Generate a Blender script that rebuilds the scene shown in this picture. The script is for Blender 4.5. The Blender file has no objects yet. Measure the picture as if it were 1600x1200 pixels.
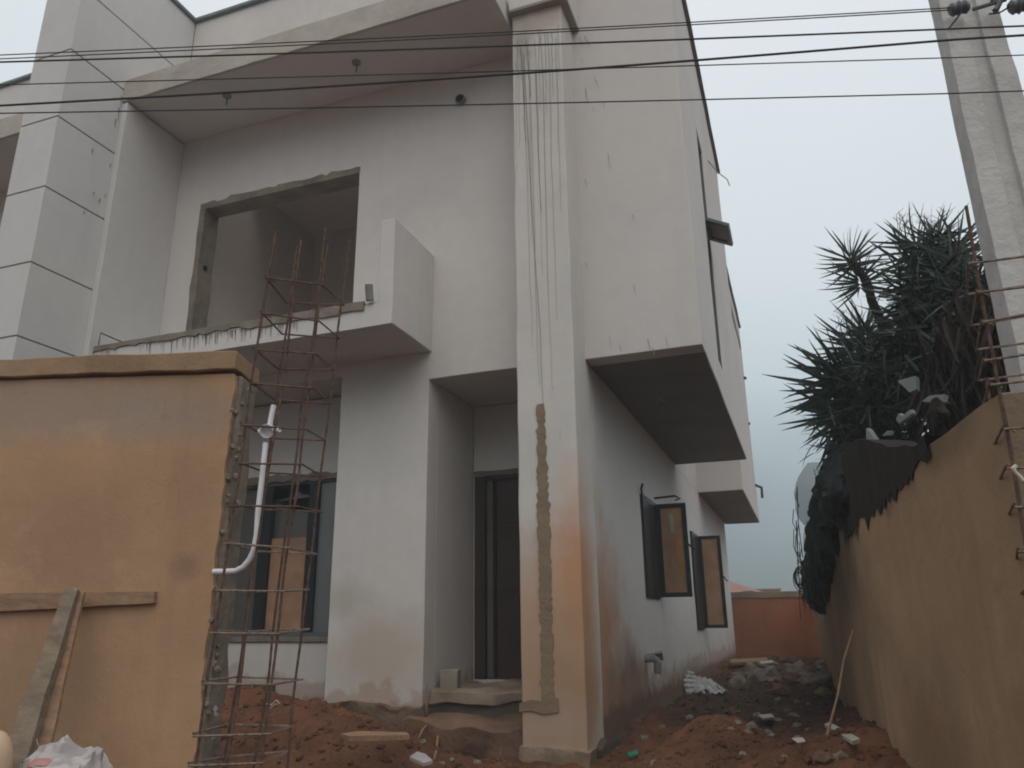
import bpy, bmesh, math, random
from mathutils import Vector, Matrix, noise
random.seed(11)
D=bpy.data; S=bpy.context.scene; COL=S.collection
# ------------------------------------------------------------------ camera
FPX=1206.0; PPX,PPY=800.0,600.0
def _r(px,py): return Vector((px-PPX,-(py-PPY),-FPX))
vz=_r(752,-3300).normalized()
vy=_r(1263,967); vy=(vy-vz*vz.dot(vy)).normalized()
vx=vy.cross(vz)
RM=Matrix((vx,vy,vz))
CAM=Vector((0,0,1.5))
cd=D.cameras.new('camera'); cam=D.objects.new('camera',cd); COL.objects.link(cam)
cam.matrix_world=Matrix.Translation(CAM)@RM.to_4x4()
cd.sensor_width=36; cd.lens=36*FPX/1600; cd.clip_start=0.05; cd.clip_end=2000
S.camera=cam
def ray(px,py): return (RM@_r(px,py)).normalized()
def atY(px,py,Y): r=ray(px,py); return CAM+r*(Y/r.y)
def atX(px,py,X): r=ray(px,py); return CAM+r*(X/r.x)
def atZ(px,py,Z): r=ray(px,py); return CAM+r*((Z-CAM.z)/r.z)
# ------------------------------------------------------------------ sky, sun, exposure
W=D.worlds.new('World'); S.world=W; W.use_nodes=True
wn=W.node_tree.nodes; wl=W.node_tree.links
bg=wn['Background']; bg.inputs['Strength'].default_value=0.1
sky=wn.new('ShaderNodeTexSky'); sky.sky_type='NISHITA'; sky.sun_disc=False
SUN_EL=math.radians(50); SUN_AZ=math.radians(150)
sky.sun_elevation=SUN_EL; sky.sun_rotation=SUN_AZ
tc=wn.new('ShaderNodeTexCoord'); sx=wn.new('ShaderNodeSeparateXYZ')
nz=wn.new('ShaderNodeTexNoise'); nz.inputs['Scale'].default_value=1.6; nz.inputs['Detail'].default_value=5
ad=wn.new('ShaderNodeMath'); ad.operation='MULTIPLY_ADD'; ad.inputs[1].default_value=0.36
rp=wn.new('ShaderNodeValToRGB')
wl.new(tc.outputs['Generated'],sx.inputs[0]); wl.new(tc.outputs['Generated'],nz.inputs['Vector'])
wl.new(nz.outputs['Fac'],ad.inputs[0]); wl.new(sx.outputs['Z'],ad.inputs[2])
wl.new(ad.outputs[0],rp.inputs['Fac'])
e=rp.color_ramp.elements
stops=[(0.0,(.09,.10,.105)),(0.20,(.115,.145,.155)),(0.27,(.17,.215,.235)),(0.37,(.31,.375,.395)),(0.48,(.50,.575,.60)),(0.66,(.61,.67,.70)),(1.0,(.74,.76,.79))]
while len(e)<len(stops): e.new(0.5)
for el,(p,c) in zip(e,stops): el.position=p; el.color=(*c,1)
ml=wn.new('ShaderNodeVectorMath'); ml.operation='SCALE'; ml.inputs['Scale'].default_value=10.0
wl.new(rp.outputs['Color'],ml.inputs[0])
mx=wn.new('ShaderNodeMixRGB'); mx.inputs['Fac'].default_value=0.94
wl.new(sky.outputs[0],mx.inputs[1]); wl.new(ml.outputs[0],mx.inputs[2]); wl.new(mx.outputs[0],bg.inputs['Color'])
sd=D.lights.new('sun','SUN'); sd.energy=0.9; sd.angle=math.radians(70); sd.color=(1,.90,.80)
sun=D.objects.new('sun',sd); COL.objects.link(sun)
# from behind the camera, high
sdir=Vector((math.sin(SUN_AZ)*math.cos(SUN_EL),math.cos(SUN_AZ)*math.cos(SUN_EL),math.sin(SUN_EL)))
sun.rotation_euler=sdir.to_track_quat('Z','Y').to_euler()
S.view_settings.view_transform='Standard'; S.view_settings.look='None'
S.view_settings.exposure=0.30; S.view_settings.gamma=1; S.view_settings.use_curve_mapping=False
S.render.engine='CYCLES'; S.cycles.pixel_filter_type='BLACKMAN_HARRIS'; S.cycles.filter_width=1.9
S.cycles.max_bounces=8; S.cycles.diffuse_bounces=5
# ------------------------------------------------------------------ materials
class NT:
    def __init__(s,name):
        s.m=D.materials.new(name); s.m.use_nodes=True; s.n=s.m.node_tree.nodes; s.l=s.m.node_tree.links
        s.b=s.n['Principled BSDF']; s.b.inputs['Specular IOR Level'].default_value=.25
        s.geo=s.n.new('ShaderNodeNewGeometry')
        s.tcn=s.n.new('ShaderNodeTexCoord')
    def noise(s,scale,detail=4,rough=.55,vec=None,stretch=None):
        n=s.n.new('ShaderNodeTexNoise'); n.inputs['Scale'].default_value=scale; n.inputs['Detail'].default_value=detail; n.inputs['Roughness'].default_value=rough
        v=vec or s.geo.outputs['Position']
        if stretch:
            mp=s.n.new('ShaderNodeVectorMath'); mp.operation='MULTIPLY'; mp.inputs[1].default_value=stretch
            s.l.new(v,mp.inputs[0]); v=mp.outputs[0]
        s.l.new(v,n.inputs['Vector']); return n.outputs['Fac']
    def ramp(s,fac,a,b,ca=(0,0,0),cb=(1,1,1)):
        r=s.n.new('ShaderNodeValToRGB'); e=r.color_ramp.elements
        e[0].position=a; e[1].position=b; e[0].color=(*ca,1); e[1].color=(*cb,1)
        s.l.new(fac,r.inputs['Fac']); return r.outputs['Color']
    def math(s,op,a,b=None,clamp=False):
        m=s.n.new('ShaderNodeMath'); m.operation=op; m.use_clamp=clamp
        for i,x in enumerate((a,b)):
            if x is None: continue
            if isinstance(x,(int,float)): m.inputs[i].default_value=x
            else: s.l.new(x,m.inputs[i])
        return m.outputs[0]
    def mix(s,fac,a,b,blend='MIX'):
        m=s.n.new('ShaderNodeMixRGB'); m.blend_type=blend
        for i,x in enumerate((fac,a,b)):
            if isinstance(x,(int,float)): m.inputs[i].default_value=x
            elif isinstance(x,tuple): m.inputs[i].default_value=(*x,1)
            else: s.l.new(x,m.inputs[i])
        return m.outputs[0]
    def bump(s,fac,strength=.3,dist=.01,prev=None):
        b=s.n.new('ShaderNodeBump'); b.inputs['Strength'].default_value=strength; b.inputs['Distance'].default_value=dist
        s.l.new(fac,b.inputs['Height'])
        if prev: s.l.new(prev,b.inputs['Normal'])
        s.l.new(b.outputs[0],s.b.inputs['Normal']); return b.outputs[0]
    def blob(s,c,rad,soft=.6,namp=.5,nscale=2.5):
        """0..1 mask inside a noisy ellipsoid, world space"""
        v=s.n.new('ShaderNodeVectorMath'); v.operation='SUBTRACT'; v.inputs[1].default_value=c; s.l.new(s.geo.outputs['Position'],v.inputs[0])
        w=s.n.new('ShaderNodeVectorMath'); w.operation='DIVIDE'; w.inputs[1].default_value=rad; s.l.new(v.outputs[0],w.inputs[0])
        L=s.n.new('ShaderNodeVectorMath'); L.operation='LENGTH'; s.l.new(w.outputs[0],L.inputs[0])
        nn=s.noise(nscale,5,.65)
        d=s.math('ADD',L.outputs['Value'],s.math('MULTIPLY',s.math('SUBTRACT',nn,.5),namp*2))
        return s.ramp(d,1-soft,1,(1,1,1),(0,0,0))
    def out(s,col,rough=.85):
        if isinstance(col,tuple): s.b.inputs['Base Color'].default_value=(*col,1)
        else: s.l.new(col,s.b.inputs['Base Color'])
        if isinstance(rough,(int,float)): s.b.inputs['Roughness'].default_value=rough
        else: s.l.new(rough,s.b.inputs['Roughness'])
        return s.m
M={}
def plaster(name,base,var=.06,stains_shade=(),mud_shade=None,streak=0,bumps=.35,sc=1.0,mudcol=(.16,.095,.06)):
    t=NT(name)
    dark=tuple(c*(1-var*2.2) for c in base); lite=tuple(min(1,c*(1+var)) for c in base)
    col=t.mix(t.ramp(t.noise(.9*sc,5,.6),.3,.7),dark,lite)
    col=t.mix(t.ramp(t.noise(7*sc,4,.6),.35,.75,(0,0,0),(.35,.35,.35)),col,tuple(c*.82 for c in base))
    col=t.mix(t.ramp(t.noise(.45,6,.68),.48,.68,(0,0,0),(.4,.4,.4)),col,(base[0]*.86,base[1]*.83,base[2]*.79))
    # faint vertical washing marks
    wf=t.noise(1.0,3,.6,stretch=(5,5,.35))
    col=t.mix(t.ramp(wf,.55,.8,(0,0,0),(.22,.21,.2)),col,tuple(c*.72 for c in base))
    if streak:
        sf=t.noise(1.0,2,.5,stretch=(16,16,.22))
        m=t.ramp(sf,.66,.72,(0,0,0),(streak,)*3)
        col=t.mix(m,col,(.12,.11,.1))
    # small scuffs
    sp=t.noise(1.0,3,.6,stretch=(9,9,3))
    col=t.mix(t.ramp(sp,.74,.78,(0,0,0),(.45,)*3),col,tuple(c*.5 for c in base))
    for (c,rad,colr,stg,ns) in stains_shade:
        mk=t.blob(c,rad,.7,.55,ns)
        mk=t.math('MULTIPLY',mk,stg)
        col=t.mix(mk,col,colr)
    if mud_shade is not None:  # mud splash, deepened so the colour also carries the dimmer lower walls
        z=t.n.new('ShaderNodeSeparateXYZ'); t.l.new(t.geo.outputs['Position'],z.inputs[0])
        h=t.math('ADD',z.outputs['Z'],t.math('MULTIPLY',t.math('SUBTRACT',t.noise(2.6,6,.65),.5),.9))
        col=t.mix(t.ramp(h,mud_shade,mud_shade+.55,(.55,)*3,(0,0,0)),col,(.33,.22,.15))
        h2=t.math('ADD',z.outputs['Z'],t.math('MULTIPLY',t.math('SUBTRACT',t.noise(5,5,.7),.5),.35))
        col=t.mix(t.ramp(h2,mud_shade-.2,mud_shade-.08,(.9,)*3,(0,0,0)),col,mudcol)
    if 'orange' in name:
        vn=t.n.new('ShaderNodeTexVoronoi'); vn.feature='DISTANCE_TO_EDGE'; vn.inputs['Scale'].default_value=.9
        wv=t.n.new('ShaderNodeVectorMath'); wv.operation='ADD'; t.l.new(t.geo.outputs['Position'],wv.inputs[0])
        nn2=t.n.new('ShaderNodeTexNoise'); nn2.inputs['Scale'].default_value=3; t.l.new(t.geo.outputs['Position'],nn2.inputs['Vector']); t.l.new(nn2.outputs['Color'],wv.inputs[1]); t.l.new(wv.outputs[0],vn.inputs['Vector'])
        ck=t.math('MULTIPLY',t.ramp(vn.outputs['Distance'],0,.006,(1,1,1),(0,0,0)),t.ramp(t.noise(1.1,2,.5),.5,.6))
        col=t.mix(t.math('MULTIPLY',ck,.22),col,tuple(c*.35 for c in base))
        col=t.mix(t.ramp(t.noise(1.0,4,.65,stretch=(3.5,3.5,.6)),.5,.72,(0,0,0),(.5,.5,.5)),col,tuple(c*.62 for c in base))
        col=t.mix(t.ramp(t.noise(2.2,6,.7),.58,.66,(0,0,0),(.35,.35,.35)),col,(base[0]*1.15,base[1]*1.2,base[2]*1.35))
        col=t.mix(t.ramp(t.noise(19,4,.7),.70,.74,(0,0,0),(.6,.6,.6)),col,tuple(c*.45 for c in base))
    b1=t.bump(t.noise(3*sc,4,.5),bumps*.5,.03)
    b1=t.bump(t.noise(14,5,.7,stretch=(1,1,.6)),bumps*.45,.012,b1)
    t.bump(t.noise(60,4,.7),bumps*.7,.005,b1)
    return t.out(col,.82)
OR=(.50,.22,.085)
M['white']=plaster('white_plaster',(.60,.575,.55),.05,stains_shade=[
    ((-1.72,6.7,1.35),(.5,1.5,1.35),(.38,.19,.095),.85,1.5),
    ((-1.72,6.4,2.0),(.3,.35,.55),OR,.5,2.6),
    ((-3.8,6.75,1.2),(.75,.3,.55),(.42,.33,.25),.6,2.0),
    ((-4.2,6.75,1.75),(.35,.3,.25),(.36,.33,.26),.5,4.0),
    ((-1.72,8.0,.85),(.3,1.3,.6),(.19,.12,.08),.9,2.5),
    ((-1.72,12,.7),(.3,1.8,.35),(.2,.18,.15),.8,2.0),
    ],mud_shade=.9)
M['upper']=plaster('upper_white_plaster',(.60,.575,.555),.05,stains_shade=[
    ((-7.06,5.8,6.6),(.2,.25,1.0),(.3,.29,.27),.35,6)])
M['pillar']=plaster('pillar_plaster',(.60,.58,.55),.05,stains_shade=[
    ((-1.72,6.3,1.6),(.48,.55,1.2),OR,.85,1.9),
    ((-2.0,6.3,1.0),(.85,.6,1.4),(.46,.285,.175),.8,1.4),
    ((-1.95,6.3,1.0),(.6,.5,.85),(.36,.235,.145),.85,2.2),
    ((-1.75,6.3,2.6),(.22,.4,.4),(.55,.33,.2),.3,3.0),
    ((-2.15,6.3,1.6),(.3,.4,.9),(.42,.29,.2),.6,3.0),
    ((-2.0,6.3,.75),(.5,.4,.25),(.40,.31,.235),.8,4.0),
    ((-2.12,6.3,7.25),(.16,.4,.45),(.26,.24,.2),.6,6.0),
    ((-1.85,6.3,7.5),(.5,.4,.25),(.42,.35,.29),.7,3.0),
    ],streak=.0)
M['bare']=plaster('bare_render',(.30,.265,.22),.14,bumps=.9,sc=2)
M['fascia']=plaster('pale_bare_render',(.46,.425,.375),.12,bumps=.8,sc=2)
M['rough']=plaster('broken_concrete',(.23,.195,.155),.22,bumps=1.3,sc=4)
M['mortar']=plaster('mortar_patch',(.25,.185,.125),.12,bumps=1.1,sc=3)
M['dark_conc']=plaster('dark_damp_concrete',(.085,.07,.055),.2,bumps=1.2,sc=3)
M['footing2']=plaster('muddy_plaster_base',(.30,.225,.16),.2,bumps=1.2,sc=4)
M['footing']=plaster('muddy_footing',(.17,.115,.08),.25,bumps=1.3,sc=5)
M['step2']=plaster('dusty_concrete',(.27,.21,.155),.2,bumps=1.2,sc=4)
M['tower']=plaster('tower_paint',(.59,.58,.57),.035,bumps=.2)
M['interior']=plaster('interior_plaster',(.60,.54,.49),.06)
M['orange']=plaster('orange_render',(.42,.265,.155),.13,stains_shade=[
    ((-3.3,2.6,2.52),(1.3,.5,.22),(.30,.235,.185),.8,3.0),
    ((-2.7,2.75,2.45),(.5,.4,.16),(.31,.24,.19),.7,5.0),
    ((-3.1,2.66,1.85),(.35,.3,.35),(.28,.165,.11),.4,6.0),
    ((-2.6,2.85,1.75),(.09,.09,.09),(.2,.125,.085),.7,6.0),
    ((-3.4,2.6,1.2),(.8,.3,.4),(.30,.2,.125),.5,3.0)],bumps=.7)
M['orange2']=plaster('orange_render_dirty_shaded',(.39,.26,.15),.15,stains_shade=[
    ((.36,5.0,2.3),(.5,1.9,.3),(.07,.058,.04),.9,4.0),
    ((.33,7.5,1.9),(.3,2.2,.7),(.12,.085,.055),.8,1.5),  # shade on the far stretch of wall, put into the colour
    ((.45,4.4,.9),(.4,.9,.35),(.25,.14,.08),.6,3.0),
    ((.6,3.6,2.2),(.3,.5,.14),(.1,.075,.05),.6,5.0)],bumps=.8)
M['cop']=plaster('tan_coping_render',(.33,.22,.13),.2,bumps=.9,sc=2)
M['orange3']=plaster('orange_far_render',(.32,.12,.052),.16,stains_shade=[((-1,20.3,1.0),(2,.5,.6),(.13,.05,.025),.5,1.0)],bumps=.6)
def simple(name,col,rough=.7,metal=0,var=.15,sc=8,bmp=.2,spec=.3):
    t=NT(name); a=tuple(c*(1-var) for c in col); b=tuple(min(1,c*(1+var)) for c in col)
    c=t.mix(t.ramp(t.noise(sc,4,.6,vec=t.tcn.outputs['Object']),.35,.7),a,b)
    t.b.inputs['Metallic'].default_value=metal; t.b.inputs['Specular IOR Level'].default_value=spec
    if bmp: t.bump(t.noise(sc*4,3,.6,vec=t.tcn.outputs['Object']),bmp,.004)
    return t.out(c,rough)
M['flash']=simple('grey_flashing',(.14,.16,.165),.5)
M['rust']=simple('rusty_steel',(.12,.075,.057),.85,.2,.45,30,.5)
M['rustm']=simple('mortar_splashed_steel',(.20,.155,.12),.9,0,.5,60,.6)
M['frame']=simple('dark_window_frame',(.011,.014,.015),.4,0,.1)
M['frameg']=simple('grey_window_frame',(.10,.12,.125),.4,0,.1)
M['kraft']=simple('brown_protective_film',(.36,.21,.125),.55,0,.25,3,.1)
M['kraft2']=simple('torn_orange_film',(.42,.21,.08),.55,0,.2,5,.1)
M['paper']=simple('paper_scrap',(.42,.39,.34),.7,0,.1,6,.1)
M['pvc']=simple('white_pvc',(.72,.72,.76),.35,0,.06,10,.05,.5)
M['pvcd']=simple('dirty_grey_pvc',(.20,.20,.19),.5,0,.2,12,.1)
M['cable']=simple('dark_cable',(.035,.037,.04),.6)
M['wood']=None
def wood(name,col,sp=True):
    t=NT(name); o=t.tcn.outputs['Object']
    g=t.noise(1,5,.7,vec=o,stretch=(2.5,30,30))
    c=t.mix(t.ramp(g,.3,.75),tuple(x*.55 for x in col),tuple(min(1,x*1.25) for x in col))
    c=t.mix(t.ramp(t.noise(4,4,.6,vec=o),.45,.7,(0,0,0),(.6,)*3),c,(.17,.14,.11))
    if sp: c=t.mix(t.ramp(t.noise(24,4,.75,vec=o),.66,.70,(0,0,0),(.8,)*3),c,(.48,.43,.36))
    t.bump(g,.5,.006); return t.out(c,.85)
M['wood']=wood('plank_wood',(.33,.20,.12)); M['woodg']=wood('grey_timber',(.22,.17,.12)); M['woodd']=wood('door_wood',(.022,.016,.012),False)
M['glass']=simple('tinted_glass',(.07,.07,.066),.28,0,.05,2,0,.8)
M['glassb']=simple('blue_tinted_glass',(.14,.152,.155),.4,0,.1,1.5,0,.8)
M['pale']=simple('pale_patch',(.50,.58,.58),.4,0,.2,5,.1)
M['drip']=simple('old_cement_drip',(.27,.255,.235),.9,0,.2,9,0)
M['edge']=simple('dull_door_edge',(.10,.085,.07),.7,0,.15,3,.1)
M['woodp']=simple('dark_brown_door',(.042,.025,.018),.5,0,.2,3,.1)
M['black']=simple('hole_shade',(.012,.011,.01),.9)
M['roof']=simple('red_roof_sheet',(.25,.095,.065),.6,0,.15,3)
M['pole']=plaster('cast_concrete_pole',(.56,.555,.54),.10,bumps=.9,sc=3)
M['insul']=simple('brown_insulator',(.10,.105,.11),.35,0,.1)
M['net']=simple('black_shade_net',(.014,.02,.021),.8,0,.5,25,.9)
M['foil']=simple('silver_foil',(.8,.82,.83),.35,.3,.3,20,.8)
M['bag']=simple('dirty_white_sack',(.40,.37,.36),.6,0,.15,9,.4)
M['bagp']=simple('pink_print',(.38,.19,.17),.6,0,.15,9,.4)
M['cream']=simple('cream_plastic',(.5,.36,.25),.5,0,.1,5,.1)
M['green']=simple('green_plastic',(.03,.22,.13),.5)
M['stone']=simple('rubble_concrete',(.20,.165,.125),.9,0,.35,9,1.0)
M['stoneb']=simple('earthy_rubble',(.13,.075,.05),.95,0,.3,9,1.0)
M['leaf']=simple('yucca_leaf',(.019,.038,.03),.5,0,.4,3,.0,.4)
M['leafy']=simple('yellowing_leaf',(.07,.075,.028),.5,0,.3,3,.0)
M['dead']=simple('dead_leaf',(.022,.016,.012),.9,0,.4,5,.0)
M['bark']=simple('yucca_bark',(.045,.034,.026),.95,0,.3,14,1.0)
M['string']=simple('white_twine',(.5,.46,.4),.8)
def netlobe():
    t=NT('grey_net_edge'); t.out((.10,.115,.12),.8)
    tr=t.n.new('ShaderNodeBsdfTransparent'); mxs=t.n.new('ShaderNodeMixShader'); mxs.inputs[0].default_value=.6
    o=t.n['Material Output']; t.l.new(tr.outputs[0],mxs.inputs[1]); t.l.new(t.b.outputs[0],mxs.inputs[2]); t.l.new(mxs.outputs[0],o.inputs['Surface']); return t.m
M['lobe']=netlobe()
def earth():
    t=NT('red_earth')
    c=t.mix(t.ramp(t.noise(1.3,6,.6),.35,.65),(.080,.037,.021),(.205,.088,.043))
    c=t.mix(t.ramp(t.noise(9,5,.7),.45,.72,(0,0,0),(.7,)*3),c,(.06,.034,.023))
    c=t.mix(t.ramp(t.noise(40,4,.7),.62,.72,(0,0,0),(.5,)*3),c,(.21,.135,.09))
    # damp dark waste ground between the house and the wall
    c=t.mix(t.math('MULTIPLY',t.blob((-.5,12,.5),(1.6,5.6,1.5),.35,.3,1.2),.75),c,(.032,.022,.016))
    b1=t.bump(t.noise(7,6,.7),.9,.05); t.bump(t.noise(45,5,.7),.9,.012,b1)
    return t.out(c,.95)
M['earth']=earth()
# ------------------------------------------------------------------ mesh helpers
def nvec(p,f,a): 
    q=Vector(p)*f
    return Vector((noise.noise(q),noise.noise(q+Vector((31,7,3))),noise.noise(q+Vector((-9,41,17)))))*a
def finish(bm,smooth=True,ang=35):
    bmesh.ops.recalc_face_normals(bm,faces=bm.faces[:])
    if smooth:
        for f in bm.faces: f.smooth=True
        a=math.radians(ang)
        for ed in bm.edges:
            if len(ed.link_faces)!=2 or ed.calc_face_angle(0)>a: ed.smooth=False
def obj(name,bm,mat,parent=None,label=None,cat=None,group=None,kind=None,loc=None,rot=None,smooth=True,ang=35):
    finish(bm,smooth,ang)
    me=D.meshes.new(name); bm.to_mesh(me); bm.free()
    if isinstance(mat,(list,tuple)):
        for m_ in mat: me.materials.append(m_)
    else: me.materials.append(mat)
    return link(name,me,parent,label,cat,group,kind,loc,rot)
def link(name,me,parent=None,label=None,cat=None,group=None,kind=None,loc=None,rot=None):
    o=D.objects.new(name,me); COL.objects.link(o)
    if loc is not None: o.location=loc
    if rot is not None: o.rotation_euler=rot
    if parent: o.parent=parent
    if label: o['label']=label
    if cat: o['category']=cat
    if group: o['group']=group
    if kind: o['kind']=kind
    return o
def thing(name,label,cat,loc=(0,0,0),rotz=0,group=None):
    return link(name,None,None,label,cat,group,None,loc,(0,0,rotz))
def cuts(a,b,extra,step):
    s=sorted(set([round(a,5),round(b,5)]+[round(x,5) for x in extra if a<x<b]))
    r=[s[0]]
    for x in s[1:]:
        n=max(1,math.ceil((x-r[-1])/step-1e-6)); p=r[-1]
        for i in range(1,n+1): r.append(p+(x-p)*i/n)
    return r
def slab(x0,x1,y0,y1,z0,z1,axis='y',holes=(),step=.3,amp=.003,bev=.006,bm=None,f=1.7):
    """box whose broad side is normal to `axis`; holes=(u0,u1,v0,v1) cut right through"""
    new=bm is None
    if new: bm=bmesh.new()
    if axis=='y': U=(x0,x1);V=(z0,z1);T=(y0,y1);P=lambda u,v,t:(u,t,v)
    elif axis=='x': U=(y0,y1);V=(z0,z1);T=(x0,x1);P=lambda u,v,t:(t,u,v)
    else: U=(x0,x1);V=(y0,y1);T=(z0,z1);P=lambda u,v,t:(u,v,t)
    us=cuts(*U,[h[0] for h in holes]+[h[1] for h in holes],step); vs=cuts(*V,[h[2] for h in holes]+[h[3] for h in holes],step)
    inh=lambda u,v:any(h[0]<u<h[1] and h[2]<v<h[3] for h in holes)
    nu,nv=len(us)-1,len(vs)-1
    sol=[[not inh((us[i]+us[i+1])/2,(vs[j]+vs[j+1])/2) for j in range(nv)] for i in range(nu)]
    vc={}
    def vert(i,j,k):
        if (i,j,k) not in vc: vc[(i,j,k)]=bm.verts.new(P(us[i],vs[j],T[k]))
        return vc[(i,j,k)]
    S_=lambda i,j:0<=i<nu and 0<=j<nv and sol[i][j]
    for i in range(nu):
        for j in range(nv):
            if not sol[i][j]: continue
            for k in (0,1): bm.faces.new([vert(i,j,k),vert(i+1,j,k),vert(i+1,j+1,k),vert(i,j+1,k)])
            if not S_(i-1,j): bm.faces.new([vert(i,j,0),vert(i,j+1,0),vert(i,j+1,1),vert(i,j,1)])
            if not S_(i+1,j): bm.faces.new([vert(i+1,j,0),vert(i+1,j+1,0),vert(i+1,j+1,1),vert(i+1,j,1)])
            if not S_(i,j-1): bm.faces.new([vert(i,j,0),vert(i+1,j,0),vert(i+1,j,1),vert(i,j,1)])
            if not S_(i,j+1): bm.faces.new([vert(i,j+1,0),vert(i+1,j+1,0),vert(i+1,j+1,1),vert(i,j+1,1)])
    if new:
        bmesh.ops.recalc_face_normals(bm,faces=bm.faces[:])
        if bev:
            es=[e_ for e_ in bm.edges if len(e_.link_faces)==2 and e_.calc_face_angle(0)>1.0]
            if es: bmesh.ops.bevel(bm,geom=es,offset=bev,segments=1,affect='EDGES',clamp_overlap=True)
    if amp:
        vsx=vc.values() if not new else bm.verts
        for v in vsx:
            v.co+=nvec(v.co,f,amp*2)
    return bm
def box(bm,x0,x1,y0,y1,z0,z1):
    vs=[bm.verts.new(p) for p in [(x0,y0,z0),(x1,y0,z0),(x1,y1,z0),(x0,y1,z0),(x0,y0,z1),(x1,y0,z1),(x1,y1,z1),(x0,y1,z1)]]
    for f in [(0,1,2,3),(4,5,6,7),(0,1,5,4),(1,2,6,5),(2,3,7,6),(3,0,4,7)]: bm.faces.new([vs[i] for i in f])
    return bm
def B(*a): return box(bmesh.new(),*a)
def tube(pts,r,seg=6,bm=None,rib=0,cap=True):
    bm=bm or bmesh.new(); rings=[]; n=len(pts); pts=[Vector(p) for p in pts]
    up=None
    for i,p in enumerate(pts):
        d=(pts[min(i+1,n-1)]-pts[max(i-1,0)]).normalized()
        if up is None: up=d.orthogonal().normalized()
        u=(up-d*d.dot(up)).normalized(); w=d.cross(u); up=u
        rr=r[i] if isinstance(r,(list,tuple)) else r
        if rib: rr*=1+rib*(i%2)
        rings.append([bm.verts.new(p+(u*math.cos(2*math.pi*k/seg)+w*math.sin(2*math.pi*k/seg))*rr) for k in range(seg)])
    for a,b in zip(rings,rings[1:]):
        for k in range(seg): bm.faces.new([a[k],a[(k+1)%seg],b[(k+1)%seg],b[k]])
    if cap: bm.faces.new(rings[0][::-1]); bm.faces.new(rings[-1])
    return bm
def prism(outline,thick,P):
    """outline 2D (u,v) -> extruded by thick; P(u,v,t)"""
    from mathutils.geometry import tessellate_polygon
    bm=bmesh.new(); a=[bm.verts.new(P(u,v,0)) for u,v in outline]; b=[bm.verts.new(P(u,v,thick)) for u,v in outline]
    n=len(a)
    for t in tessellate_polygon([[Vector((u,v,0)) for u,v in outline]]):
        try: bm.faces.new([a[k] for k in t]); bm.faces.new([b[k] for k in t][::-1])
        except ValueError: pass
    for i in range(n): bm.faces.new([a[i],a[(i+1)%n],b[(i+1)%n],b[i]])
    return bm
def strip(path,P,thick=.008):
    """irregular ribbon: path=[(v,u0,u1)...]; front face raised"""
    out=[(u0,v) for v,u0,u1 in path]+[(u1,v) for v,u0,u1 in reversed(path)]
    return prism(out,thick,P)
def icos(r,sub=2,amp=.3,seed=0,sc=(1,1,1),f=1.5):
    bm=bmesh.new(); bmesh.ops.create_icosphere(bm,subdivisions=sub,radius=1)
    for v in bm.verts:
        n=noise.noise(v.co*f+Vector((seed*7.3,seed,3)))+.5*noise.noise(v.co*f*2.7+Vector((seed,9,seed)))
        v.co=v.co*(1+amp*n); v.co=Vector((v.co.x*sc[0]*r,v.co.y*sc[1]*r,v.co.z*sc[2]*r))
    return bm
# ------------------------------------------------------------------ ground
def sm(a,b,x): t=max(0,min(1,(x-a)/(b-a))); return t*t*(3-2*t)
def G(x,y,c,r): return math.exp(-(((x-c[0])/r[0])**2+((y-c[1])/r[1])**2))
def H(x,y,det=True):
    h=.05+.43*sm(1.5,5.2,y)+.12*sm(9,18,y)
    h+=.16*sm(-2.4,-3.3,x)*sm(4.5,6.3,y)
    h+=.40*G(x,y,(-4.3,5.4),(1.05,.7))
    h+=.16*G(x,y,(-3.35,5.2),(.5,.5))
    h-=.16*G(x,y,(-3.0,6.2),(.5,.28))
    h+=.12*G(x,y,(-2.7,5.4),(.4,.35))
    h-=.10*G(x,y,(-1.45,6.5),(.28,.5))
    h+=.30*G(x,y,(-.72,6.5),(.42,.75))
    h+=.26*G(x,y,(-.15,5.5),(.6,.6))
    h+=.24*math.exp(-(((x-.38)/.35)**2))*sm(3.5,4.6,y)*sm(11,7.5,y)
    h+=.12*G(x,y,(-1.55,8.6),(.35,1.0))
    h+=.16*G(x,y,(-.5,17),(1.3,2.2)); h-=.05*G(x,y,(.12,7.4),(.3,.5))
    h+=.10*G(x,y,(-1.6,12.3),(.4,1.4))
    if det and -9<x<3 and 2<y<21:
        p=Vector((x,y,0))
        h+=.06*noise.noise(p*1.9)+.05*noise.noise(p*4.3+Vector((5,0,0)))+.034*noise.noise(p*10)+.02*abs(noise.noise(p*21))
    return h
def axis_pts(segs):
    r=[]
    for a,b,n in segs: r+=[a+(b-a)*i/n for i in range(n)]
    r.append(segs[-1][1]); return r
xs=axis_pts([(-400,-60,6),(-60,-9,8),(-9,-5,50),(-5,1,170),(1,3,20),(3,20,6),(20,400,8)])
ys=axis_pts([(-300,-20,5),(-20,2,10),(2,4,20),(4,9,160),(9,21,110),(21,60,12),(60,600,10)])
bm=bmesh.new(); gv=[[bm.verts.new((x,y,H(x,y))) for y in ys] for x in xs]
for i in range(len(xs)-1):
    for j in range(len(ys)-1): bm.faces.new([gv[i][j],gv[i+1][j],gv[i+1][j+1],gv[i][j+1]])
obj('ground',bm,M['earth'],kind='structure',ang=180)
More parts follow.
